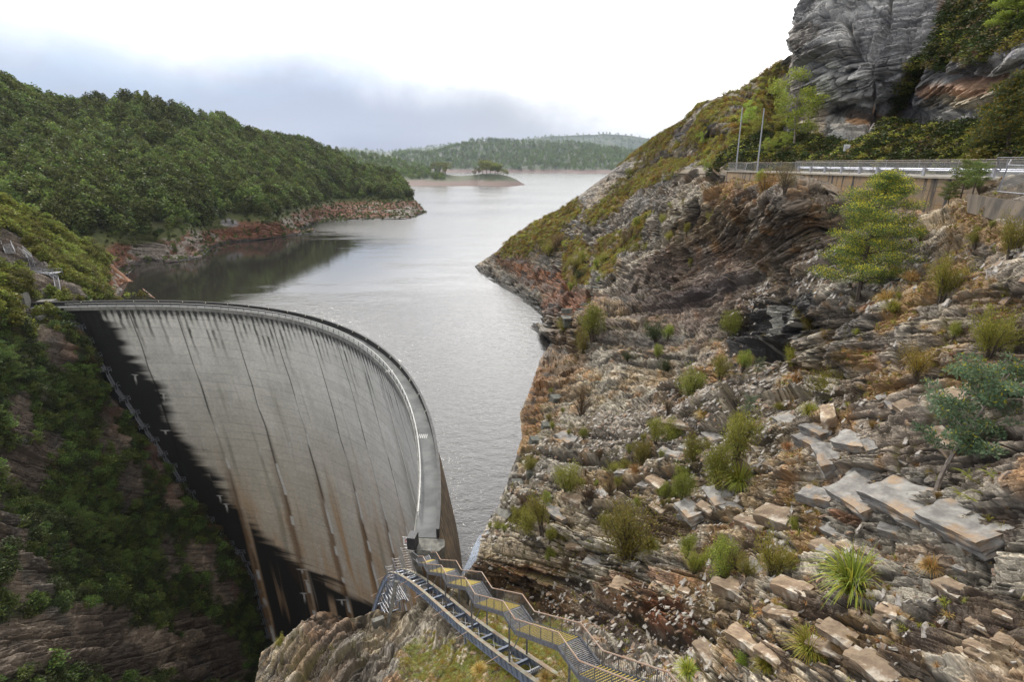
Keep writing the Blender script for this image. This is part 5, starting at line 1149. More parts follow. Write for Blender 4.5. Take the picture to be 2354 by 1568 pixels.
# --- bedrock slabs lying on the near slope
def slab(seed, mat):
    import bmesh
    rng = np.random.default_rng(seed); b = MB(); b.box((0, 0, 0), (1, .55, .2)); me = b.mesh('rock_slab'); bm = bmesh.new(); bm.from_mesh(me)
    bmesh.ops.subdivide_edges(bm, edges=bm.edges[:], cuts=5, use_grid_fill=True); ph_ = rng.random(3)*9
    for v in bm.verts:
        p = np.array(v.co); q_ = (p*[3, 4, 5]+ph_)[None]; n = float(vn(q_, 1., seed)[0]); n2 = float(vn(q_, 2.7, seed+1)[0]); st_ = round(float(vn(q_*[.3, .3, 3], 1.3, seed+2)[0])*2)/2
        v.co.x *= 1+.09*n+.04*n2+.06*st_; v.co.y *= 1+.10*n2+.09*n+.08*st_; v.co.z += .018*n2+.012*n+.03*round(float(vn((p*[1.3, 1.8, 0]+ph_)[None], 1.6, seed+4)[0])*2.2)
    bm.to_mesh(me); bm.free(); me.materials.append(mat); return me
def slabmat(nm, c, c2, c3):
    m_, q, b = material(nm); t = q.new('ShaderNodeTexCoord').outputs['Object']; oi = q.new('ShaderNodeObjectInfo').outputs['Random']
    n = q.noise(q.mapping(t, (1.5, 2, 9)), 2, 8, .65); n2 = q.noise(t, 4, 8, .7)
    cc = q.mix(q.ramp(n, .35, .62), c, c2); cc = q.mix(q.ramp(q.noise(t, 2.2, 4, .6), .52, .66, 0, .9), cc, c3); cc = q.mix(1.0, cc, q.ramp(n2, .25, .75, .6, 1.35, False), 'MULTIPLY')
    cc = q.mix(1.0, cc, q.ramp(oi, 0, 1, .7, 1.2, False), 'MULTIPLY'); q.l.new(cc, b.inputs['Base Color']); b.inputs['Roughness'].default_value = .8
    bn = q.new('ShaderNodeBump'); bn.inputs['Strength'].default_value = .9; bn.inputs['Distance'].default_value = .03; q.l.new(q.m('ADD', n, n2), bn.inputs['Height']); q.l.new(bn.outputs[0], b.inputs['Normal']); return m_
MS1 = slabmat('pale_slab_rock', (.27, .26, .24), (.15, .14, .13), (.25, .17, .10)); MS2 = slabmat('rusty_slab_rock', (.27, .20, .125), (.19, .13, .085), (.40, .36, .30))
sm = [slab(900+i, MS1 if i % 4 else MS2) for i in range(12)]
def place_slab(px, py, ln, k, rr, label, group=None, wd=1., thk=1.):
    P_, N_, w_ = lookup(LA, px, py); a_, b__ = surf_pt(fitA, px-40, py-5), surf_pt(fitA, px+40, py+5); t = b__-a_; yaw = math.atan2(t[1], t[0])
    e = bpy.data.objects.new('rock_slab', sm[k % 12]); COL.objects.link(e); e.location = Vector(P_)+Vector(N_)*.03*ln; s = ln*w_/1280
    e.scale = (s, s*wd, s*thk); nn = Vector(N_).lerp(Vector((0, 0, 1)), .55).normalized(); R = nn.to_track_quat('Z', 'Y').to_matrix().to_4x4()
    xa = (R.inverted().to_3x3()@Vector(t)).normalized(); e.rotation_euler = (R@Matrix.Rotation(math.atan2(xa.y, xa.x)+rr, 4, 'Z')).to_euler(); e.location = Vector(P_)+Vector(N_)*(.0*s)
    return tag(e, label, 'rock slab', group, 'thing')
place_slab(2245, 1222, 210, 2, 0, 'longest pale grey slab jutting out over a dark gap near the right edge', None, .8, .9)
place_slab(2110, 1165, 190, 5, .05, 'broad pale ribbed slab in the middle of the stack of slabs', None, 1.0, .8)
place_slab(1990, 1150, 150, 6, -.1, 'grey slab at the left end of the stack of broad slabs', None, 1.0, .8)
place_slab(1735, 1216, 80, 4, .1, 'rust-red slab with a clean flat top above the two green bushes', None, .6, 1.2)
place_slab(1790, 1228, 60, 1, .1, 'pinkish slab right beside the rust-red one', None, .6, 1.2)
rsl = np.random.default_rng(31)
for k in range(130):
    px = rsl.uniform(1250, 2350); py = rsl.uniform(900, 1560)
    if py < 900+(px-1250)*-.1+100 or (px < 1600 and py > 1420) or (px < 1420 and py > 1300): continue
    i_ = lookup(LA, px, py)
    if i_[1][2] < .35: continue
    ln = rsl.uniform(24, 120)*(.45+.55*min(1, (px-1100)/900)); place_slab(px, py, ln, (k if py < 1340 else 4*(k % 3)), rsl.normal()*.22, 'angular rock slab lying among others %s' % ('on brown broken ground near the bottom edge' if py > 1340 else 'around the big pale slabs on the right' if px > 1850 else 'on the rubble slope above the stairs'), 'slabs on the rocky slope', rsl.uniform(.5, 1.1), rsl.uniform(.7, 1.6))
# ------------------------------------------------------------ stairs down to the crest
M_blue_steel = simple('blue_grey_painted_steel', (.23, .27, .35), .5, .2, scale=2.5, c2=(.16, .18, .22), warp=(1, 1, .4))
M_flange = simple('lichened_rusty_flange', (.30, .30, .24), .75, c2=(.27, .19, .13), scale=1.2)
M_rustrail = simple('rust_tinged_handrail', (.34, .27, .22), .6, .3, scale=2, c2=(.30, .19, .13))
M_steel = simple('dull_galvanised_steel', (.21, .215, .235), .55, .4, scale=5, c2=(.13, .13, .14))
M_yellow = simple('yellow_nosing_paint', (.45, .34, .05), .6, c2=(.28, .22, .07), scale=8)
M_conc = simple('old_concrete', (.185, .18, .16), .85, c2=(.10, .098, .088), scale=1.5, bump=.4)
M_tan = simple('stained_tan_concrete', (.20, .155, .105), .8, c2=(.12, .09, .06), scale=.5, bump=.3, warp=(1, 1, .4))
M_darkconc = simple('dark_lichened_concrete', (.075, .08, .07), .85, c2=(.14, .14, .12), scale=2, bump=.4)
ph = math.radians(-64); sdv = Vector((math.cos(ph), math.sin(ph), 0)); snv = Vector((-sdv.y, sdv.x, 0))     # snv points to the right-hand rail
S0 = Vector((-8.52, 48.97, -40.0))
prof = [(-.9, -40.0), (0, -40.0), (1.9, -38.6), (3.25, -38.55), (7.95, -35.2), (9.3, -35.2), (14.0, -31.85), (16.0, -31.8), (21.0, -28.3), (22.7, -28.25), (27.9, -24.6), (29.9, -24.55), (34.4, -21.4), (36.4, -21.4), (41, -18.2)]
def sp(s, z, lat=0.0): return S0+sdv*s+snv*(-lat)+Vector((0, 0, z+40.0))
st = empty('steel_stairway', tuple(S0), 0, 'galvanised steel stairway with yellow step edges climbing from the dam crest over the gully', 'stairway')
def tost(o, r=st): o.parent = r; o.matrix_parent_inverse = Matrix.Translation(-r.location); return o
WD = 1.4
def zprof(s): return float(np.interp(s, [a for a, _ in prof], [b for _, b in prof]))
for i in range(len(prof)-1):
    (s0, z0), (s1, z1_) = prof[i], prof[i+1]; m1, m2 = MB(), MB()
    if z1_-z0 < .3:                                            # landing of grating bars
        n = max(4, int((s1-s0)/.11))
        for k in range(n): s = s0+(k+.5)*(s1-s0)/n; m1.bar(sp(s, z0, 0), sp(s, z0, WD), .035, .05)
        for k in range(6): l = WD*(k+.5)/6; m1.bar(sp(s0, z0-.03, l), sp(s1, z0-.03, l), .03, .05)
        for l in (0, WD): m1.bar(sp(s0, z0-.06, l), sp(s1, z1_-.06, l), .07, .24)
        tost(m1.build('landing', M_steel))
    else:
        n = max(3, round((z1_-z0)/.19))
        for k in range(n):
            a = s0+(s1-s0)*(k+.25)/n; z = z0+(z1_-z0)*(k+.5)/n; wdt = (s1-s0)/n*.85
            for j in range(3): m1.bar(sp(a+wdt*(j+.5)/3.3, z, .04), sp(a+wdt*(j+.5)/3.3, z, WD-.04), .045, .05)
            m2.bar(sp(a, z+.03, .05), sp(a, z+.03, WD-.05), .048, .05)
        for l in (0, WD): m1.bar(sp(s0, z0-.06, l), sp(s1, z1_-.06, l), .07, .26)
        fo_ = tost(m1.build('stair_flight', M_steel)); no = m2.build('step_nosings', M_yellow, fo_)
for l, nm in ((0, 'right'), (WD, 'left')):
    m1, m2, m3 = MB(), MB(), MB(); P_ = [sp(s, z+1.0, l) for s, z in prof[1:]]; B_ = [sp(s, z+.12, l) for s, z in prof[1:]]
    for a, b_ in zip(P_, P_[1:]): m1.tube(a, b_, .042, n=6)
    for a, b_ in zip(B_, B_[1:]): m2.tube(a, b_, .025, n=5)
    s = 0.
    while s < 40:
        z = zprof(s); big = int(round(s/.13)) % 10 == 0
        m2.bar(sp(s, z+.1 if not big else z-.1, l), sp(s, z+1.0, l), .05 if big else .016, .05 if big else .016, (0, 1, 0)); s += .13
    h_ = tost(m1.build('handrail', M_rustrail)); tost(m2.build('balustrade', M_steel))
m1 = MB()
for s in (3, 8.6, 15, 21.8, 29, 35.4):
    z = zprof(s)
    for l in (.05, WD-.05): m1.bar(sp(s, z-.15, l), sp(s, z-3.6, l), .12, .12, (0, 1, 0))
    m1.bar(sp(s, z-.2, 0), sp(s, z-.2, WD), .12, .16); m1.bar(sp(s, z-.4, .05), sp(s, z-3.0, WD-.05), .05, .05)
tost(m1.build('support_frame', M_steel))
m1 = MB()                                                     # mesh wings at the crest end
for l in (0, WD):
    a = sp(0, -40, l); b_ = sp(-1.1, -40, l+(-.35 if l else .35)*-1)
    for z in (.15, 1.0): m1.tube(a+Vector((0, 0, z)), b_+Vector((0, 0, z)), .03)
    for u in np.linspace(0, 1, 9): p = a.lerp(b_, u); m1.tube(p+Vector((0, 0, .15)), p+Vector((0, 0, 1.0)), .014)
    m1.tube(b_, b_+Vector((0, 0, 1.05)), .035)
tost(m1.build('end_gate_wing', M_steel))
# ------------------------------------------------------------ inclined hoist track
pt = math.radians(-62); td = Vector((math.cos(pt), math.sin(pt), 0)); tn = Vector((-td.y, td.x, 0)); T0 = Vector((-8.3, 44.1, 0))
tp_ = [(-30.5, -69.2), (-27, -64), (-24.3, -60), (-21.4, -56.1), (-18.9, -52.8), (-17.2, -50.8), (-15.6, -49.2), (-13.7, -47.6), (-12.0, -46.4), (-10.0, -45.1), (-7.6, -43.75), (-5.5, -42.6), (-3.5, -41.6), (-.4, -40.1), (2.7, -38.7), (8.2, -36.25), (12.0, -34.35), (15.6, -32.5), (22.4, -28.9), (30, -24.9)]
def tq(s, z, lat): return T0+td*s+tn*lat+Vector((0, 0, z))
tr = empty('hoist_track', tuple(tq(0, -40, 0)), 0, 'blue-grey steel hoist track of twin girders arching over the rock mound down the dam abutment', 'hoist track')
def totr(o): o.parent = tr; o.matrix_parent_inverse = Matrix.Translation(-tr.location); return o
for lat in (0, 1.3):
    w_, f_, sf, rb = MB(), MB(), MB(), MB()
    for k in range(len(tp_)-1):
        (s0, z0), (s1, z1_) = tp_[k], tp_[k+1]; u = Vector((-(z1_-z0)*td.x, -(z1_-z0)*td.y, s1-s0)).normalized()
        a, b_ = tq(s0, z0, lat), tq(s1, z1_, lat); ex = (b_-a).normalized()*.02
        w_.bar(a-u*.38-ex, b_-u*.38+ex, .035, .66, u); w_.bar(a-u*.73-ex, b_-u*.73+ex, .26, .035, u); f_.bar(a-u*.035-ex, b_-u*.035+ex, .28, .04, u)
        n = max(1, int((b_-a).length/.8))
        for j in range(n):
            p = a.lerp(b_, (j+.5)/n); sf.bar(p-u*.06, p-u*.7, .22, .02, ex.normalized())
    totr(w_.build('girder', M_blue_steel)); totr(f_.build('running_flange', M_flange)); totr(sf.build('web_stiffeners', M_blue_steel))
ss = np.arange(-29, 29, 2.75)
def zt(s): return float(np.interp(s, [a for a, _ in tp_], [b for _, b in tp_]))
for i, s in enumerate(ss):
    z = zt(s)-.32; m1 = MB(); m1.ibeam(tq(s, z, .05), tq(s, z, 1.25), .16, .3, .03); totr(m1.build('cross_beam', M_blue_steel))
    m2 = MB()
    if i < len(ss)-1:
        z2_ = zt(ss[i+1])-.45; m2.bar(tq(s, z-.15, .08), tq(ss[i+1], z2_, 1.22), .04, .04); m2.bar(tq(s, z-.15, 1.22), tq(ss[i+1], z2_, .08), .04, .04); totr(m2.build('cross_brace', M_galv))
    if i % 2 == 0:
        m3 = MB(); m3.tube(tq(s+.9, zt(s+.9)-.1, -.05), tq(s+.9, zt(s+.9)-.3, -1.1), .03); m3.tube(tq(s+.9, zt(s+.9)-.3, -1.1), tq(s+.9, zt(s+.9)-.75, -.05), .018); totr(m3.build('outrigger', M_rustrail))
for s in (-9.6, -7.4, -5.2, -3.0, 19.6):                       # rope rollers
    z = zt(s)-.10; m3 = MB()
    m3.tube(tq(s, z-.06, .1), tq(s, z-.06, 1.2), .045)
    for l in np.arange(.42, .92, .12): m3.tube(tq(s, z-.06, l), tq(s, z-.06, l+.05), .17, .13, 12)
    m3.ibeam(tq(s-.3, z-.28, .08), tq(s-.3, z-.28, 1.22), .12, .14, .02); totr(m3.build('rope_rollers', M_galv))
for s, dz, f in ((-3.2, 3.1, 0), (-17.0, 5.0, 1), (-13.5, 3.6, 1), (9.5, 2.6, 0), (19, 2.6, 0)):
    z = zt(s)-.75; m4 = MB()
    for l in (0, 1.3): m4.bar(tq(s, z, l), tq(s+.5*(1 if not f else 2), z-dz, l), .16, .16, td)
    m4.bar(tq(s+.45, z-dz+.2, 0), tq(s+.45, z-dz+.2, 1.3), .1, .1); m4.bar(tq(s, z-.1, 0), tq(s+.45, z-dz+.2, 1.3), .05, .05); m4.bar(tq(s, z-.1, 1.3), tq(s+.45, z-dz+.2, 0), .05, .05)
    totr(m4.build('trestle_leg', M_blue_steel))
# lattice trestle filling the steep end
m5 = MB()
for k in range(11):
    s = -23+k*1.15; z = zt(s)-.8; zb = -62+k*1.5 if k < 9 else -48
    m5.bar(tq(s, z, .1), tq(s+2.2, min(z-1.2, -50.5), .1), .06, .06); m5.bar(tq(s, z, 1.2), tq(s+2.6, min(z-1.2, -50.5), 1.2), .06, .06); m5.bar(tq(s+1, z-.9, .1), tq(s+2.2, z-1.6, 1.2), .05, .05)
    m5.bar(tq(s, z-.5, 0), tq(s+3.2, z-.9, .4), .08, .08)
totr(m5.build('lattice_trestle', M_galv))
# ------------------------------------------------------------ abutment concrete at the crest end
def block(name, pts, z0, z1_, mat, label, cat, top=None):
    n = len(pts); V = [(x, y, z0) for x, y in pts]+[(x, y, z1_ if top is None else top[i]) for i, (x, y) in enumerate(pts)]
    F = [tuple(range(n)), tuple(range(n, 2*n))[::-1]]+[(i, n+i, n+(i+1) % n, (i+1) % n) for i in range(n)]
    m = MB(); m.add(V, F); me = m.mesh(name); me.materials.append(mat)
    import bmesh; bm = bmesh.new(); bm.from_mesh(me); bmesh.ops.recalc_face_normals(bm, faces=bm.faces[:]); bm.to_mesh(me); bm.free()
    o = bpy.data.objects.new(name, me); COL.objects.link(o); return tag(o, label, cat)
ce = [tuple(at_z(x, y, -40.0)[:2]) for x, y in ((950, 1236), (1022, 1240), (1022, 1256), (1008, 1268), (960, 1264))]
block('crest_end_block', ce, -41.6, -40.03, M_conc, 'grey concrete landing block where the stairway meets the dam crest', 'concrete block')
wf = at_z(935, 1262, -39.3); wg = at_z(985, 1340, -40.8)
kb = MB(); 
kb.bar(Vector(at_y(946, 1264, 51.6)), Vector(at_y(968, 1326, 52.0)), .9, .6); tag(kb.build('abutment_kerb', M_conc), 'sloping concrete kerb between the caged ladders and the stairway', 'concrete kerb')
# tall tan fin wall and tan face below the arching track
A1, A2 = Vector(at_y(912, 1348, 46.8)), Vector(at_y(885, 1462, 44.5))
m = MB(); m.bar(A1+Vector((0, 0, .6)), A2-Vector((0, 0, .5)), .34, .5, (0, 1, 0)); tag(m.build('fin_wall', M_conc), 'slanting grey concrete fin wall under the arching track', 'concrete wall')
p = Vector(at_y(870, 1437, 44.6)); m = MB(); m.box(p, (1.15, .5, 1.5), .5); tag(m.build('plinth', M_conc), 'small upright concrete plinth on the rock mound left of the fin wall', 'concrete plinth')
p = Vector(at_y(860, 1470, 43.7)); m = MB(); m.bar(p+Vector((-1.9, .2, -.5)), p+Vector((1.4, -.1, .35)), .5, .7); tag(m.build('footing', M_conc), 'low grey concrete footing at the base of the plinth and fin wall', 'concrete footing')
# caged ladders and notice beside the crest end
def cage(name, base, top, wdt, label, mat=M_galv):
    base, top = Vector(base), Vector(top); e = empty(name, tuple(base), 0, label, 'ladder'); r = Vector((sdv.y, -sdv.x, 0))*-1; r = Vector((1, .25, 0)).normalized()
    m1, m2 = MB(), MB(); ln = (top-base).length
    for s_ in (-.5, .5): m1.bar(base+r*wdt*s_, top+r*wdt*s_, .05, .05)
    n = int(ln/.3)
    for k in range(n): p = base.lerp(top, (k+.5)/n); m1.bar(p-r*wdt*.5, p+r*wdt*.5, .025, .025)
    o1 = m1.build('ladder_rungs', mat); f = r.cross(Vector((0, 0, 1)))*-1
    for k in range(max(2, int(ln/.8))+1):
        p = base.lerp(top, k/max(2, int(ln/.8))); pts = [p+r*wdt*.6*math.cos(t)-f*.65*math.sin(t) for t in np.linspace(0, math.pi, 9)]; m2.path(pts, .016, n=4)
    for t in np.linspace(.3, math.pi-.3, 5): o = r*wdt*.6*math.cos(t)-f*.65*math.sin(t); m2.bar(base+o, top+o, .02, .02)
    o2 = m2.build('safety_cage', mat)
    for o in (o1, o2): o.parent = e; o.matrix_parent_inverse = Matrix.Translation(-e.location)
    return e
cage('caged_ladder', at_y(945, 1322, 52.2), at_y(930, 1258, 52.2), .8, 'tallest caged ladder with the round warning notice at its top')
cage('caged_ladder', at_y(925, 1330, 53), at_y(910, 1282, 53.4), .8, 'middle caged ladder on the dam face above the arching track')
cage('caged_ladder', at_y(903, 1338, 54), at_y(894, 1300, 54.5), .7, 'lowest caged ladder on the dam face left of the arching track')
p = Vector(at_z(936, 1246, -39.1)); e = empty('warning_notice', tuple(p), math.radians(-12), 'white notice with a red no-entry circle on the gate at the crest end', 'sign')
m = MB(); m.box((0, 0, 0), (.9, .04, .8)); o = m.build('board', simple('white_sign', (.62, .62, .6), .5), e)
import bmesh
def disc(name, r0, r1, y, mat, parent, bar=False, n=28, z=0.):
    V = []; F = []
    for k in range(n):
        t = 6.2832*k/n; V += [(math.cos(t)*r0, y, math.sin(t)*r0+z), (math.cos(t)*r1, y, math.sin(t)*r1+z)]
    F = [(2*k, 2*k+1, (2*k+3) % (2*n), (2*k+2) % (2*n)) for k in range(n)]
    if bar: b = len(V); V += [(-r1*.72, y, r1*.60+z), (-r1*.60, y, r1*.72+z), (r1*.72, y, -r1*.60+z), (r1*.60, y, -r1*.72+z)]; F.append((b, b+1, b+2, b+3))
    me = bpy.data.meshes.new(name); me.from_pydata(V, [], F); me.update(); me.materials.append(mat); o = bpy.data.objects.new(name, me); COL.objects.link(o); o.parent = parent; return o
M_red = simple('red_sign_paint', (.45, .03, .03), .5)
disc('prohibition_circle', .19, .26, -.028, M_red, e, True, z=.06)
m = MB(); m.box((0, -.026, -.31), (.6, .006, .05)); m.box((0, -.026, .36), (.7, .006, .03)); m.build('text_lines', M_darksteel, e)
m = MB()
for x in (-.5, .5): m.bar((x, .05, -.95), (x, .05, .55), .05, .05, (0, 1, 0))
for z in (-.9, -.5, .5): m.bar((-.5, .05, z), (.5, .05, z), .04, .04)
m.bar((-.5, .05, -.9), (.5, .05, -.5), .03, .03); m.build('gate_frame', M_galv, e)
p = Vector(at_z(949, 1243, -39.3)); m = MB(); m.box(p, (.9, 1.3, 1.5), -.15); tag(m.build('switch_cabinet', M_darksteel), 'dark square cabinet beside the warning notice at the crest end', 'cabinet')
# painted grid mark on the crest deck and the white hatch patch
for (x, y), lb, w_ in (((972, 1003), 'small white stencilled grid mark on the crest walkway', 1.5), ((895, 853), 'tiny white smudge of paint on the far part of the crest walkway', 1.2)):
    p = at_z(x, y, -39.99); m = MB()
    for k in range(5): m.box((p[0]+(k-2)*.3, p[1], -39.992), (.16, 1.3, .004), .0)
    tag(m.build('painted_mark', M_railtop), lb, 'painted mark')
# ------------------------------------------------------------ retaining wall, road, fence, barrier, poles
WX = [(94.2, 34.6), (72, 36.2), (54, 36.9), (51, 38.7), (44, 40.2), (30, 43.2)]
WX = [(94.2, 34.7), (84, 35.4), (72, 36.3), (62, 37.2), (54, 37.9), (48, 38.9), (40, 40.4), (33, 41.6)]
def wx(Yd): return float(np.interp(Yd, [a for a, _ in WX][::-1], [b for _, b in WX][::-1]))
rd = MB(); ys = list(np.linspace(94.2, 26, 24)); V = []
for y in ys: V += [(wx(y)+.35, y, ROADZ+.02), (95, y+8, ROADZ+.02)]
rd.add(V, [(2*i, 2*i+2, 2*i+3, 2*i+1) for i in range(len(ys)-1)])
M_road = simple('pale_gravel_road', (.40, .375, .34), .9, c2=(.31, .285, .25), scale=1.2, bump=.3)
tag(rd.build('road', M_road), kind='structure')
def wallmat():
    m_, q, b = material('streaked_retaining_wall'); t = q.new('ShaderNodeTexCoord').outputs['Object']
    st_ = q.noise(q.mapping(t, (1, .9, .05)), 1.3, 6, .6); n = q.noise(t, .8, 5, .6)
    c = q.mix(q.ramp(n, .35, .65), (.26, .17, .085), (.19, .145, .10)); c = q.mix(q.ramp(st_, .52, .62), c, (.035, .035, .035))
    c = q.mix(q.ramp(q.noise(t, 2.6, 5, .7), .62, .7, 0, .8), c, (.45, .42, .37)); sp_ = q.new('ShaderNodeSeparateXYZ'); q.l.new(t, sp_.inputs[0])
    ln = q.m('PINGPONG', sp_.outputs[2], .6); c = q.mix(q.ramp(ln, .0, .045, .75, 0, False), c, (.07, .055, .04))
    q.l.new(c, b.inputs['Base Color']); b.inputs['Roughness'].default_value = .85; return m_
rw = MB(); V = []
for y in ys: zb = -1.6-4.2*sst(92, 55, y)*1.0; V += [(wx(y), y, ROADZ-.05), (wx(y)-.12, y, float(zb)-1.2), (wx(y)+.5, y, ROADZ-.05), (wx(y)+.5, y, float(zb)-1.2)]
F = []
for i in range(len(ys)-1): b0 = 4*i; F += [(b0, b0+4, b0+5, b0+1), (b0+2, b0+6, b0+4, b0), (b0+3, b0+7, b0+6, b0+2)]
F += [(0, 1, 3, 2)]; rw.add(V, F)
rwo = tag(rw.build('retaining_wall', wallmat()), 'long rust-streaked concrete retaining wall holding up the road', 'retaining wall')
cp = MB()
for i in range(len(ys)-1): cp.bar((wx(ys[i])+.1, ys[i], ROADZ+.03), (wx(ys[i+1])+.1, ys[i+1]-.01, ROADZ+.03), .5, .16)
cp.build('coping', simple('pale_coping', (.36, .33, .27), .85, c2=(.26, .23, .19), scale=2), rwo)
# chain-link material
def linkmat():
    m_, q, b = material('chain_link_wire'); b.inputs['Base Color'].default_value = (.28, .28, .28, 1); b.inputs['Metallic'].default_value = .4
    tr_ = q.new('ShaderNodeBsdfTransparent'); mx = q.new('ShaderNodeMixShader'); t = q.new('ShaderNodeTexCoord').outputs['UV']
    t2 = q.mapping(t, (1, 1, 1), (0, 0, .785)); sp_ = q.new('ShaderNodeSeparateXYZ'); q.l.new(t2, sp_.inputs[0])
    g1 = q.m('LESS_THAN', q.m('PINGPONG', sp_.outputs[0], .035), .0045); g2 = q.m('LESS_THAN', q.m('PINGPONG', sp_.outputs[1], .035), .0045)
    q.l.new(q.m('MAXIMUM', g1, g2), mx.inputs[0]); q.l.new(tr_.outputs[0], mx.inputs[1]); q.l.new(b.outputs[0], mx.inputs[2]); q.l.new(mx.outputs[0], q.n['Material Output'].inputs[0]); return m_
M_link = linkmat()
def link_panel(name, quad, parent):
    me = bpy.data.meshes.new(name); me.from_pydata([tuple(v) for v in quad], [], [(0, 1, 2, 3)]); uv = me.uv_layers.new(name='UVMap')
    w_ = (Vector(quad[1])-Vector(quad[0])).length; h_ = (Vector(quad[3])-Vector(quad[0])).length
    for i, c in enumerate(((0, 0), (w_, 0), (w_, h_), (0, h_))): uv.data[i].uv = c
    me.materials.append(M_link); o = bpy.data.objects.new(name, me); COL.objects.link(o); o.parent = parent; return o
M_fpost = simple('rusty_fence_pipe', (.24, .17, .13), .7, .2, c2=(.30, .28, .27), scale=3)
fe = empty('chain_link_fence', (0, 0, 0), 0, 'long low chain-link fence with rusty pipe rail along the top of the retaining wall', 'fence')
fy = [94, 91.2, 88.4, 85, 81.6, 78, 74.6, 71, 67.4, 64, 60.4, 57, 53.6, 50.4, 47.2, 44.2]
rail = MB()
for i, y in enumerate(fy):
    m = MB(); m.tube((wx(y)+.08, y, ROADZ), (wx(y)+.08, y, .12), .035); m.build('post', M_fpost, fe)
    if i:
        y0 = fy[i-1]; rail.tube((wx(y0)+.08, y0, .10), (wx(y)+.08, y, .10), .03)
        link_panel('mesh_panel', [(wx(y0)+.08, y0, ROADZ+.1), (wx(y)+.08, y, ROADZ+.1), (wx(y)+.08, y, .08), (wx(y0)+.08, y0, .08)], fe)
rail.tube((wx(94)+.08, 94, .1), (wx(94)+3.2, 94.6, .12), .03)
rail.build('top_rail', M_fpost, fe)
m = MB(); m.tube((wx(94)+3.2, 94.6, ROADZ), (wx(94)+3.2, 94.6, .12), .035); m.build('post', M_fpost, fe)
link_panel('mesh_panel', [(wx(94)+.08, 94, ROADZ+.1), (wx(94)+3.2, 94.6, ROADZ+.1), (wx(94)+3.2, 94.6, .08), (wx(94)+.08, 94, .08)], fe)
f2 = empty('chain_link_fence', (0, 0, 0), 0, 'second chain-link fence on the far side of the road behind the barrier', 'fence'); rail = MB(); yy_ = [96, 90, 84, 78, 72, 66, 60, 54, 48]
for i, y in enumerate(yy_):
    x = 46.6-.02*(96-y); m = MB(); m.tube((x, y, ROADZ), (x, y, .38), .04); m.build('post', M_galv, f2)
    if i: y0 = yy_[i-1]; rail.tube((46.6-.02*(96-y0), y0, .36), (x, y, .36), .03); link_panel('mesh_panel', [(46.6-.02*(96-y0), y0, ROADZ+.1), (x, y, ROADZ+.1), (x, y, .34), (46.6-.02*(96-y0), y0, .34)], f2)
rail.build('top_rail', M_fpost, f2)
# guard barrier
gb = empty('guard_rail', (0, 0, 0), 0, 'blue-grey corrugated steel guard rail on thick posts along the road', 'guard rail')
M_guard = simple('weathered_guard_rail', (.36, .38, .45), .45, .5, c2=(.27, .28, .33), scale=1.5)
m = MB(); X_ = 42.9
for k, (dx, dz) in enumerate(((0, 0), (-.05, .07), (0, .14), (-.05, .21), (0, .28))):
    if k < 4:
        dx2, dz2 = ((-.05, .07), (0, .14), (-.05, .21), (0, .28))[k]; z = ROADZ+.5
        m.add([(X_+dx, 87.3, z+dz), (X_+dx, 38, z+dz), (X_+dx2, 38, z+dz2), (X_+dx2, 87.3, z+dz2), (X_+dx+.02, 87.3, z+dz), (X_+dx+.02, 38, z+dz), (X_+dx2+.02, 38, z+dz2), (X_+dx2+.02, 87.3, z+dz2)], [(0, 1, 2, 3), (7, 6, 5, 4)])
m.build('rail_beam', M_guard, gb)
for y in (87, 83.4, 79.6, 75.6, 71.6, 68.2, 65, 60.4, 56, 51.6, 47.4, 43.4):
    m = MB(); m.box((X_-.16, y, ROADZ+.42), (.16, .34, .84)); m.build('post', M_guard, gb)
# light poles
def pole(name, xx, yy, xt, yt, Yd, label, brace=False):
    b_ = Vector(at_y(xx, yy, Yd)); t_ = Vector(at_y(xt, yt, Yd)); b_.z = ROADZ; t_.x = b_.x+(t_.x-b_.x)*.6; e = empty(name, tuple(b_), 0, label, 'pole')
    m = MB(); m.tube((0, 0, 0), tuple(t_-b_), .13, .085, 10); m.build('shaft', M_galv, e)
    m = MB(); m.box((0, 0, .02), (.5, .5, .05)); m.build('base_plate', M_steel, e)
    if brace: m = MB(); m.path([Vector((0, 0, 1.5)), Vector((-1.6, .2, 1.25)), Vector((-1.8, .2, .0))], .05); m.build('side_brace', M_galv, e)
    return e
pole('light_pole', 1691, 396, 1706, 246, 93.2, 'left one of two tall bare steel poles, standing at the wall corner')
pole('light_pole', 1740, 394, 1756, 248, 89.5, 'right one of two tall bare steel poles, with a bent brace pipe at its foot', True)
# small white sign above the road
P_, N_, w_ = lookup(LB, 1940, 366); p = Vector(P_); e = empty('small_sign', tuple(p), math.radians(-35), 'small white square sign on a thin post in the scrub above the road', 'sign')
hs_ = 30*w_/1280; m = MB(); m.tube((0, 0, -.2), (0, 0, hs_), .03); m.build('post', M_fpost, e)
m = MB(); m.box((0, -.04, hs_-.1), (.85, .03, .95)); m.build('board', simple('white_sign_board', (.6, .6, .6), .6), e)
m = MB(); m.box((0, -.058, hs_+.05), (.35, .004, .08)); m.box((0, -.058, hs_-.15), (.5, .004, .05)); m.box((0, -.058, hs_-.3), (.45, .004, .05)); m.build('printed_lines', M_darksteel, e)
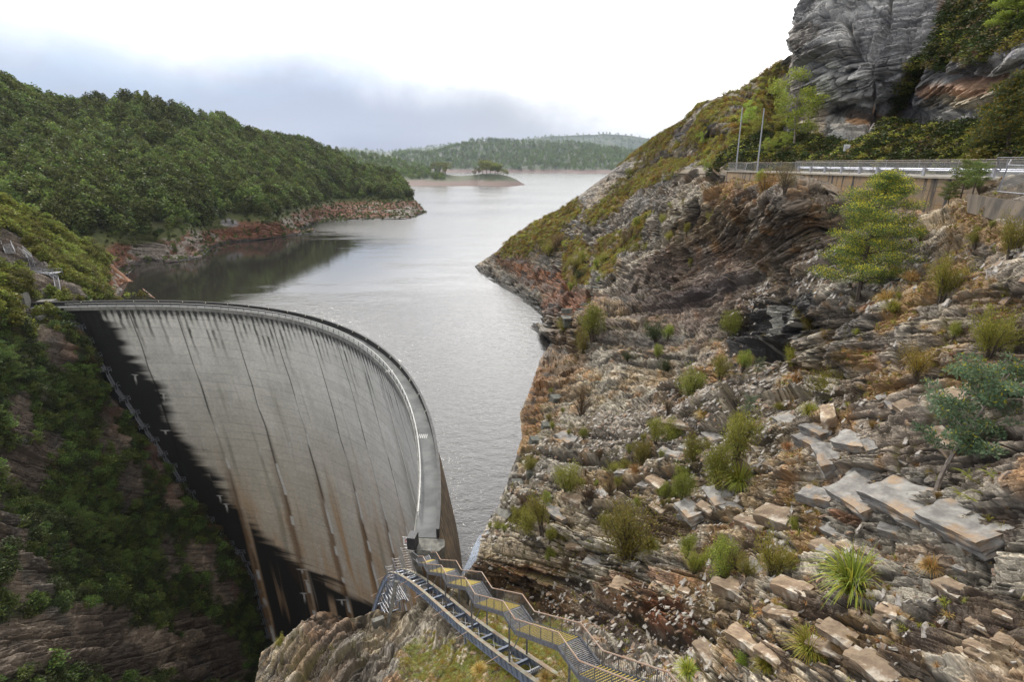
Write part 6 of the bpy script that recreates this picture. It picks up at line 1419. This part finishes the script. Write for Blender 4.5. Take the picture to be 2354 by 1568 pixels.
# concrete block and wire panel at the right edge
q5 = [Vector(at_y(x, y, d)) for x, y, d in ((2268, 452, 33.2), (2420, 474, 27.5), (2420, 560, 26.2), (2268, 500, 32.4))]
bk5 = [v+Vector((1.6, 3.5, 0)) for v in q5]; m = MB(); m.add(q5+bk5, [(0, 1, 2, 3), (7, 6, 5, 4), (0, 4, 5, 1), (1, 5, 6, 2), (2, 6, 7, 3), (3, 7, 4, 0)])
tag(m.build('concrete_block', simple('dirty_brown_concrete', (.15, .12, .09), .85, c2=(.055, .048, .04), scale=.9, bump=.6, warp=(1, 1, .35))), 'weathered brown concrete block under the wire panel at the right edge', 'concrete block')
wp = empty('wire_fence_panel', (0, 0, 0), 0, 'tall framed chain-link panel standing on the concrete block at the right edge', 'fence')
cq = [Vector(at_y(x, y, d)) for x, y, d in ((2294, 440, 33.6), (2460, 455, 28), (2460, 383, 28), (2318, 379, 33.6))]
for i, j in ((0, 1), (1, 2), (2, 3), (3, 0)): m = MB(); m.tube(cq[i], cq[j], .04); m.build('frame_pipe', M_steel, wp)
link_panel('mesh_panel', cq, wp)
m = MB(); m.tube(cq[3], cq[3]+Vector((.1, 0, .3)), .035); m.build('post_cap', M_galv, wp)
wp2 = empty('wire_fence_panel', (0, 0, 0), 0, 'farther chain-link panel with a pale top pipe behind the bright wattle at the right edge', 'fence')
c6 = [Vector(at_y(x, y, d)) for x, y, d in ((2300, 392, 42), (2460, 396, 38), (2460, 361, 38), (2293, 362, 42))]
for i, j in ((1, 2), (2, 3), (3, 0)): m = MB(); m.tube(c6[i], c6[j], .04); m.build('frame_pipe', M_steel, wp2)
link_panel('mesh_panel', c6, wp2)
# ------------------------------------------------------------ sleepers, platform and blocks along the slope edge
P_, N_, w_ = lookup(LA, 1318, 738); p = Vector(P_)
e = empty('concrete_platform', tuple(p), math.radians(8), 'small flat grey concrete platform on the slope edge above the lake', 'platform')
m = MB(); m.box((0, 0, .6), (4.4, 3.2, .3)); m.build('slab', M_conc, e); m = MB(); m.box((.1, .3, -.6), (3.8, 2.4, 2.2)); m.build('base', M_darkconc, e)
m = MB(); m.box((-.6, 2.2, 1.6), (2.6, .5, 1.2)); m.build('step_box', M_conc, e)
sl = MB(); sl.box((0, 0, 0), (1.9, .45, .35)); slm = sl.mesh('sleeper'); slm.materials.append(M_darkconc)
for k in range(17):
    u = k/16; xx, yy = (1330+u*50+8*math.sin(u*3), 722-u*70); P_, N_, w_ = lookup(LA, xx, yy); o = bpy.data.objects.new('stone_step', slm); COL.objects.link(o); o.location = Vector(P_)+Vector((0, 0, .45)); o.rotation_euler = (0, .05, -.5)
    tag(o, 'dark concrete step in the flight climbing the rock from the small platform', 'step', 'steps up from the concrete platform')
for xx, yy, s_, rz, lb in ((1270, 918, 1.7, .3, 'dark cube of concrete on the slope edge, highest of the row'), (1251, 986, 1.3, .2, 'dark concrete cube on the slope edge, second of the row from the top'), (1232, 1032, 1.2, .3, 'dark concrete cube on the slope edge, third of the row from the top'), (1215, 1094, 1.0, .1, 'small dark concrete cube on the slope edge, fourth of the row from the top'),
        (1181, 1118, 1.3, .2, 'dark concrete cube at the very edge above the lake, near the big slab'), (1287, 1128, .8, .2, 'small dark block inland of the row, beside the leafy shrub')):
    P_, N_, w_ = lookup(LA, xx+6, yy); m = MB(); m.box((0, 0, 0), (s_, s_, s_*.95)); o = tag(m.build('concrete_cube', M_darkconc), lb, 'concrete block'); o.location = Vector(P_)+Vector((0, 0, .1)); o.rotation_euler = (.05, .1, rz)
q7 = [Vector(at_y(x, y, d)) for x, y, d in ((1128, 1190, 55), (1160, 1205, 54), (1200, 1160, 58), (1185, 1135, 60.5))]; q8 = [v-Vector((0, 0, 2.0)) for v in q7]
m = MB(); m.add([v+Vector((0, 0, .35)) for v in q7]+q8, [(0, 1, 2, 3), (7, 6, 5, 4), (0, 4, 5, 1), (1, 5, 6, 2), (2, 6, 7, 3), (3, 7, 4, 0)]); tag(m.build('concrete_slab', M_conc), 'large flat grey concrete slab jutting over the lake on the slope edge', 'concrete slab')
# blue-grey rockfall netting over the slope edge by the dam
pts = [(1118, 1222, 52), (1108, 1245, 51), (1100, 1275, 49.5), (1090, 1300, 48.8), (1082, 1330, 48)]; V = []
for i, (x, y, d) in enumerate(pts): V += [tuple(Vector(at_y(x+6, y, d))+Vector((0, 0, .1))), tuple(Vector(at_y(x-16-5*i*.6, y+12, d+.3))+Vector((0, 0, .1)))]
nm, q, b = material('rockfall_netting'); b.inputs['Base Color'].default_value = (.32, .38, .48, 1)
tr_ = q.new('ShaderNodeBsdfTransparent'); mx = q.new('ShaderNodeMixShader'); q.l.new(q.ramp(q.noise(q.new('ShaderNodeTexCoord').outputs['Object'], 9, 3, .6), .35, .65, .25, .8), mx.inputs[0])
q.l.new(tr_.outputs[0], mx.inputs[1]); q.l.new(b.outputs[0], mx.inputs[2]); q.l.new(mx.outputs[0], q.n['Material Output'].inputs[0])
m = MB(); m.add(V, [(2*i, 2*i+1, 2*i+3, 2*i+2) for i in range(len(pts)-1)]); tag(m.build('safety_netting', nm), 'blue-grey netting draped over the slope edge beside the dam', 'netting')
# ------------------------------------------------------------ zig-zag access stairs down the left side of the dam face
M_acc = simple('pale_access_steel', (.24, .25, .28), .5, .4)
zz = [(157, 705), (168, 735), (192, 760), (212, 795), (230, 825), (252, 860), (272, 895), (296, 925), (318, 958), (340, 990), (362, 1020), (382, 1052), (404, 1080), (424, 1112), (446, 1142), (468, 1172), (490, 1204), (510, 1232), (535, 1256), (560, 1275), (572, 1305), (590, 1335), (598, 1372), (604, 1405), (614, 1438), (622, 1470)]
ac = empty('access_stairway', tuple(dpt(98, DR, -42)), 0, 'zig-zag galvanised access stairway down the black left side of the dam face', 'stairway')
def on_face(x, y, off=1.0):
    r = rays(x, y); t = np.linspace(45, 330, 1500)[:, None]; P_ = t*r; h = CREST-.95-P_[:, 2]; d = np.hypot(P_[:, 0]-DC[0], P_[:, 1]-DC[1]); th = np.degrees(np.arctan2(P_[:, 1]-DC[1], P_[:, 0]-DC[0]))
    rr = Rin(th)+.2*h-.0005*h*h; k = np.where((d[:-1] < rr[:-1]) & (d[1:] >= rr[1:]) & (h[:-1] > -1.2))[0]
    if not len(k): return None
    p = P_[k[0]]; c = np.array([DC[0], DC[1], p[2]])-p; c /= np.linalg.norm(c); return Vector(p+c*off)
pp = [on_face(*p) for p in zz]; pp = [p for p in pp if p is not None]
for i in range(len(pp)-1):
    a, b_ = pp[i], pp[i+1]; d = (b_-a); hd = Vector((d.x, d.y, 0)); side = Vector((DC[0], DC[1], 0))-Vector((a.x, a.y, 0)); side.normalize(); tan = Vector((-side.y, side.x, 0)); tan = tan if tan.x > 0 else -tan
    L1 = a.lerp(b_, .72)-tan*.0; m = MB(); k = .55
    for s_ in (-k, k):
        m.bar(a+side*s_, L1+side*s_, .12, .18); m.bar(a+side*s_+Vector((0, 0, 1.1)), L1+side*s_+Vector((0, 0, 1.1)), .09, .09); m.bar(a+side*s_+Vector((0, 0, .6)), L1+side*s_+Vector((0, 0, .6)), .06, .06)
        for u in (0, .5, 1): p = a.lerp(L1, u)+side*s_; m.bar(p, p+Vector((0, 0, 1.1)), .09, .09, (0, 1, 0))
    n = 9
    for u in np.linspace(.05, .95, n): p = a.lerp(L1, u); m.bar(p-side*k, p+side*k, .2, .05)
    o = m.build('stair_flight', M_acc); o.parent = ac; o.matrix_parent_inverse = Matrix.Translation(-ac.location)
    m = MB(); c1, c2_ = L1-tan*.9, b_+tan*.9; c2_.z = L1.z; c1.z = L1.z
    for s_ in (-.8, .8):
        for z in (0, .55, 1.1): m.bar(c1+side*s_+Vector((0, 0, z)), c2_+side*s_+Vector((0, 0, z)), .09, .1)
    for c in (c1, c2_):
        for s_ in (-.8, .8): m.bar(c+side*s_-Vector((0, 0, .6)), c+side*s_+Vector((0, 0, 1.1)), .1, .1, (0, 1, 0))
        for z in (0, 1.1): m.bar(c-side*.8+Vector((0, 0, z)), c+side*.8+Vector((0, 0, z)), .1, .1)
    o = m.build('landing', M_acc); o.parent = ac; o.matrix_parent_inverse = Matrix.Translation(-ac.location)
# ------------------------------------------------------------ left abutment: steel stairs, concrete wall and pads
def steel_run(name, pts, w_, label, par=None):
    e = empty(name, tuple(pts[0]), 0, label, 'stairway')
    for i in range(len(pts)-1):
        a, b_ = Vector(pts[i]), Vector(pts[i+1]); d = (b_-a); s_ = Vector((d.y, -d.x, 0)).normalized(); m = MB()
        for k in (-w_, w_):
            m.bar(a+s_*k, b_+s_*k, .1, .14); m.bar(a+s_*k+Vector((0, 0, 1.1)), b_+s_*k+Vector((0, 0, 1.1)), .06, .06); m.bar(a+s_*k+Vector((0, 0, .55)), b_+s_*k+Vector((0, 0, .55)), .045, .045)
            n = max(2, int(d.length/1.6))
            for u in np.linspace(0, 1, n): p = a.lerp(b_, u)+s_*k; m.bar(p, p+Vector((0, 0, 1.1)), .055, .055, (0, 1, 0))
        n = max(3, int(d.length/.45))
        for u in np.linspace(0, 1, n): p = a.lerp(b_, u); m.bar(p-s_*w_, p+s_*w_, .16, .04)
        o = m.build('stair_flight', M_acc); o.parent = e; o.matrix_parent_inverse = Matrix.Translation(-e.location)
    return e
def LP(x, y, up=.6): P_, N_, w_ = lookup(LL, x, y); return Vector(P_)+Vector(N_)*up
steel_run('steel_stairs', [LP(138, 694, 1.2), LP(112, 664, 1.5), LP(98, 652, 1.5)], .6, 'lower flight of steel stairs climbing the left abutment from the crest end')
steel_run('steel_stairs', [LP(98, 652, 1.5), LP(78, 622, 1.5), LP(60, 608, 1.5), LP(40, 585, 1.5)], .6, 'upper flight of steel stairs on the rock above the left end of the dam')
steel_run('steel_stairs', [LP(14, 600, 1.5), LP(2, 574, 1.5)], 1.2, 'short steel stair at the left picture edge above the abutment')
p = LP(93, 640, 1.2); m = MB()
for dz in (0, 1.1): m.bar(p+Vector((-3, 0, dz)), p+Vector((3, 1, dz)), .12, .12); m.bar(p+Vector((-3, 3, dz)), p+Vector((3, 4, dz)), .12, .12)
for dx in (-3, -1.5, 0, 1.5, 3): m.bar(p+Vector((dx, .16*dx+.5, -1)), p+Vector((dx, .16*dx+.5, 1.1)), .1, .1, (0, 1, 0)); m.bar(p+Vector((dx, .16*dx+3.5, -1)), p+Vector((dx, .16*dx+3.5, 1.1)), .1, .1, (0, 1, 0))
m.bar(p+Vector((-3, 2, 0)), p+Vector((3, 2.8, 0)), 3, .08); tag(m.build('steel_platform', M_acc), 'square steel landing with railings between the two flights of stairs on the left abutment', 'platform')
for (x, y), sz, rz, lb, mt in (((70, 735), (6.5, 4, 1.0), .25, 'flat concrete pad with a pale top below the left end of the dam', M_conc), ((62, 700), (1.2, 5, 7), .45, 'leaning grey concrete buttress at the left end of the dam', M_conc), ((106, 706), (4.2, 3, 4.5), .2, 'square concrete end block where the crest meets the left hillside', M_conc)):
    p = LP(x, y, .8); m = MB(); m.box((0, 0, 0), sz); o = tag(m.build('concrete_block', mt), lb, 'concrete block'); o.location = p; o.rotation_euler = (0, 0, rz)
p = [LP(52, 1018, .8), LP(70, 1012, .8)]; m = MB()
for dz in (0, .5, 1.0): m.bar(p[0]+Vector((0, 0, dz)), p[1]+Vector((0, 0, dz)), .07, .07)
for u in np.linspace(0, 1, 4): q_ = p[0].lerp(p[1], u); m.bar(q_, q_+Vector((0, 0, 1.0)), .07, .07, (0, 1, 0))
tag(m.build('hand_rail', M_acc), 'short pale handrail in front of a tunnel mouth on the left gorge wall', 'railing')

# ------------------------------------------------------------ the air over the lake
hz = MB(); hz.box((600, 5000, 150), (16000, 11000, 700)); ho = hz.build('haze', None) if False else None
me = hz.mesh('haze'); ho = bpy.data.objects.new('haze', me); COL.objects.link(ho); tag(ho, kind='stuff')
hm = bpy.data.materials.new('haze_air'); hm.use_nodes = True; q = NT(hm.node_tree); q.n.clear()
pv = q.new('ShaderNodeVolumePrincipled'); pv.inputs['Color'].default_value = (.70, .82, 1, 1); pv.inputs['Density'].default_value = .000032; pv.inputs['Anisotropy'].default_value = .2
out = q.new('ShaderNodeOutputMaterial'); q.l.new(pv.outputs[0], out.inputs['Volume']); me.materials.append(hm)
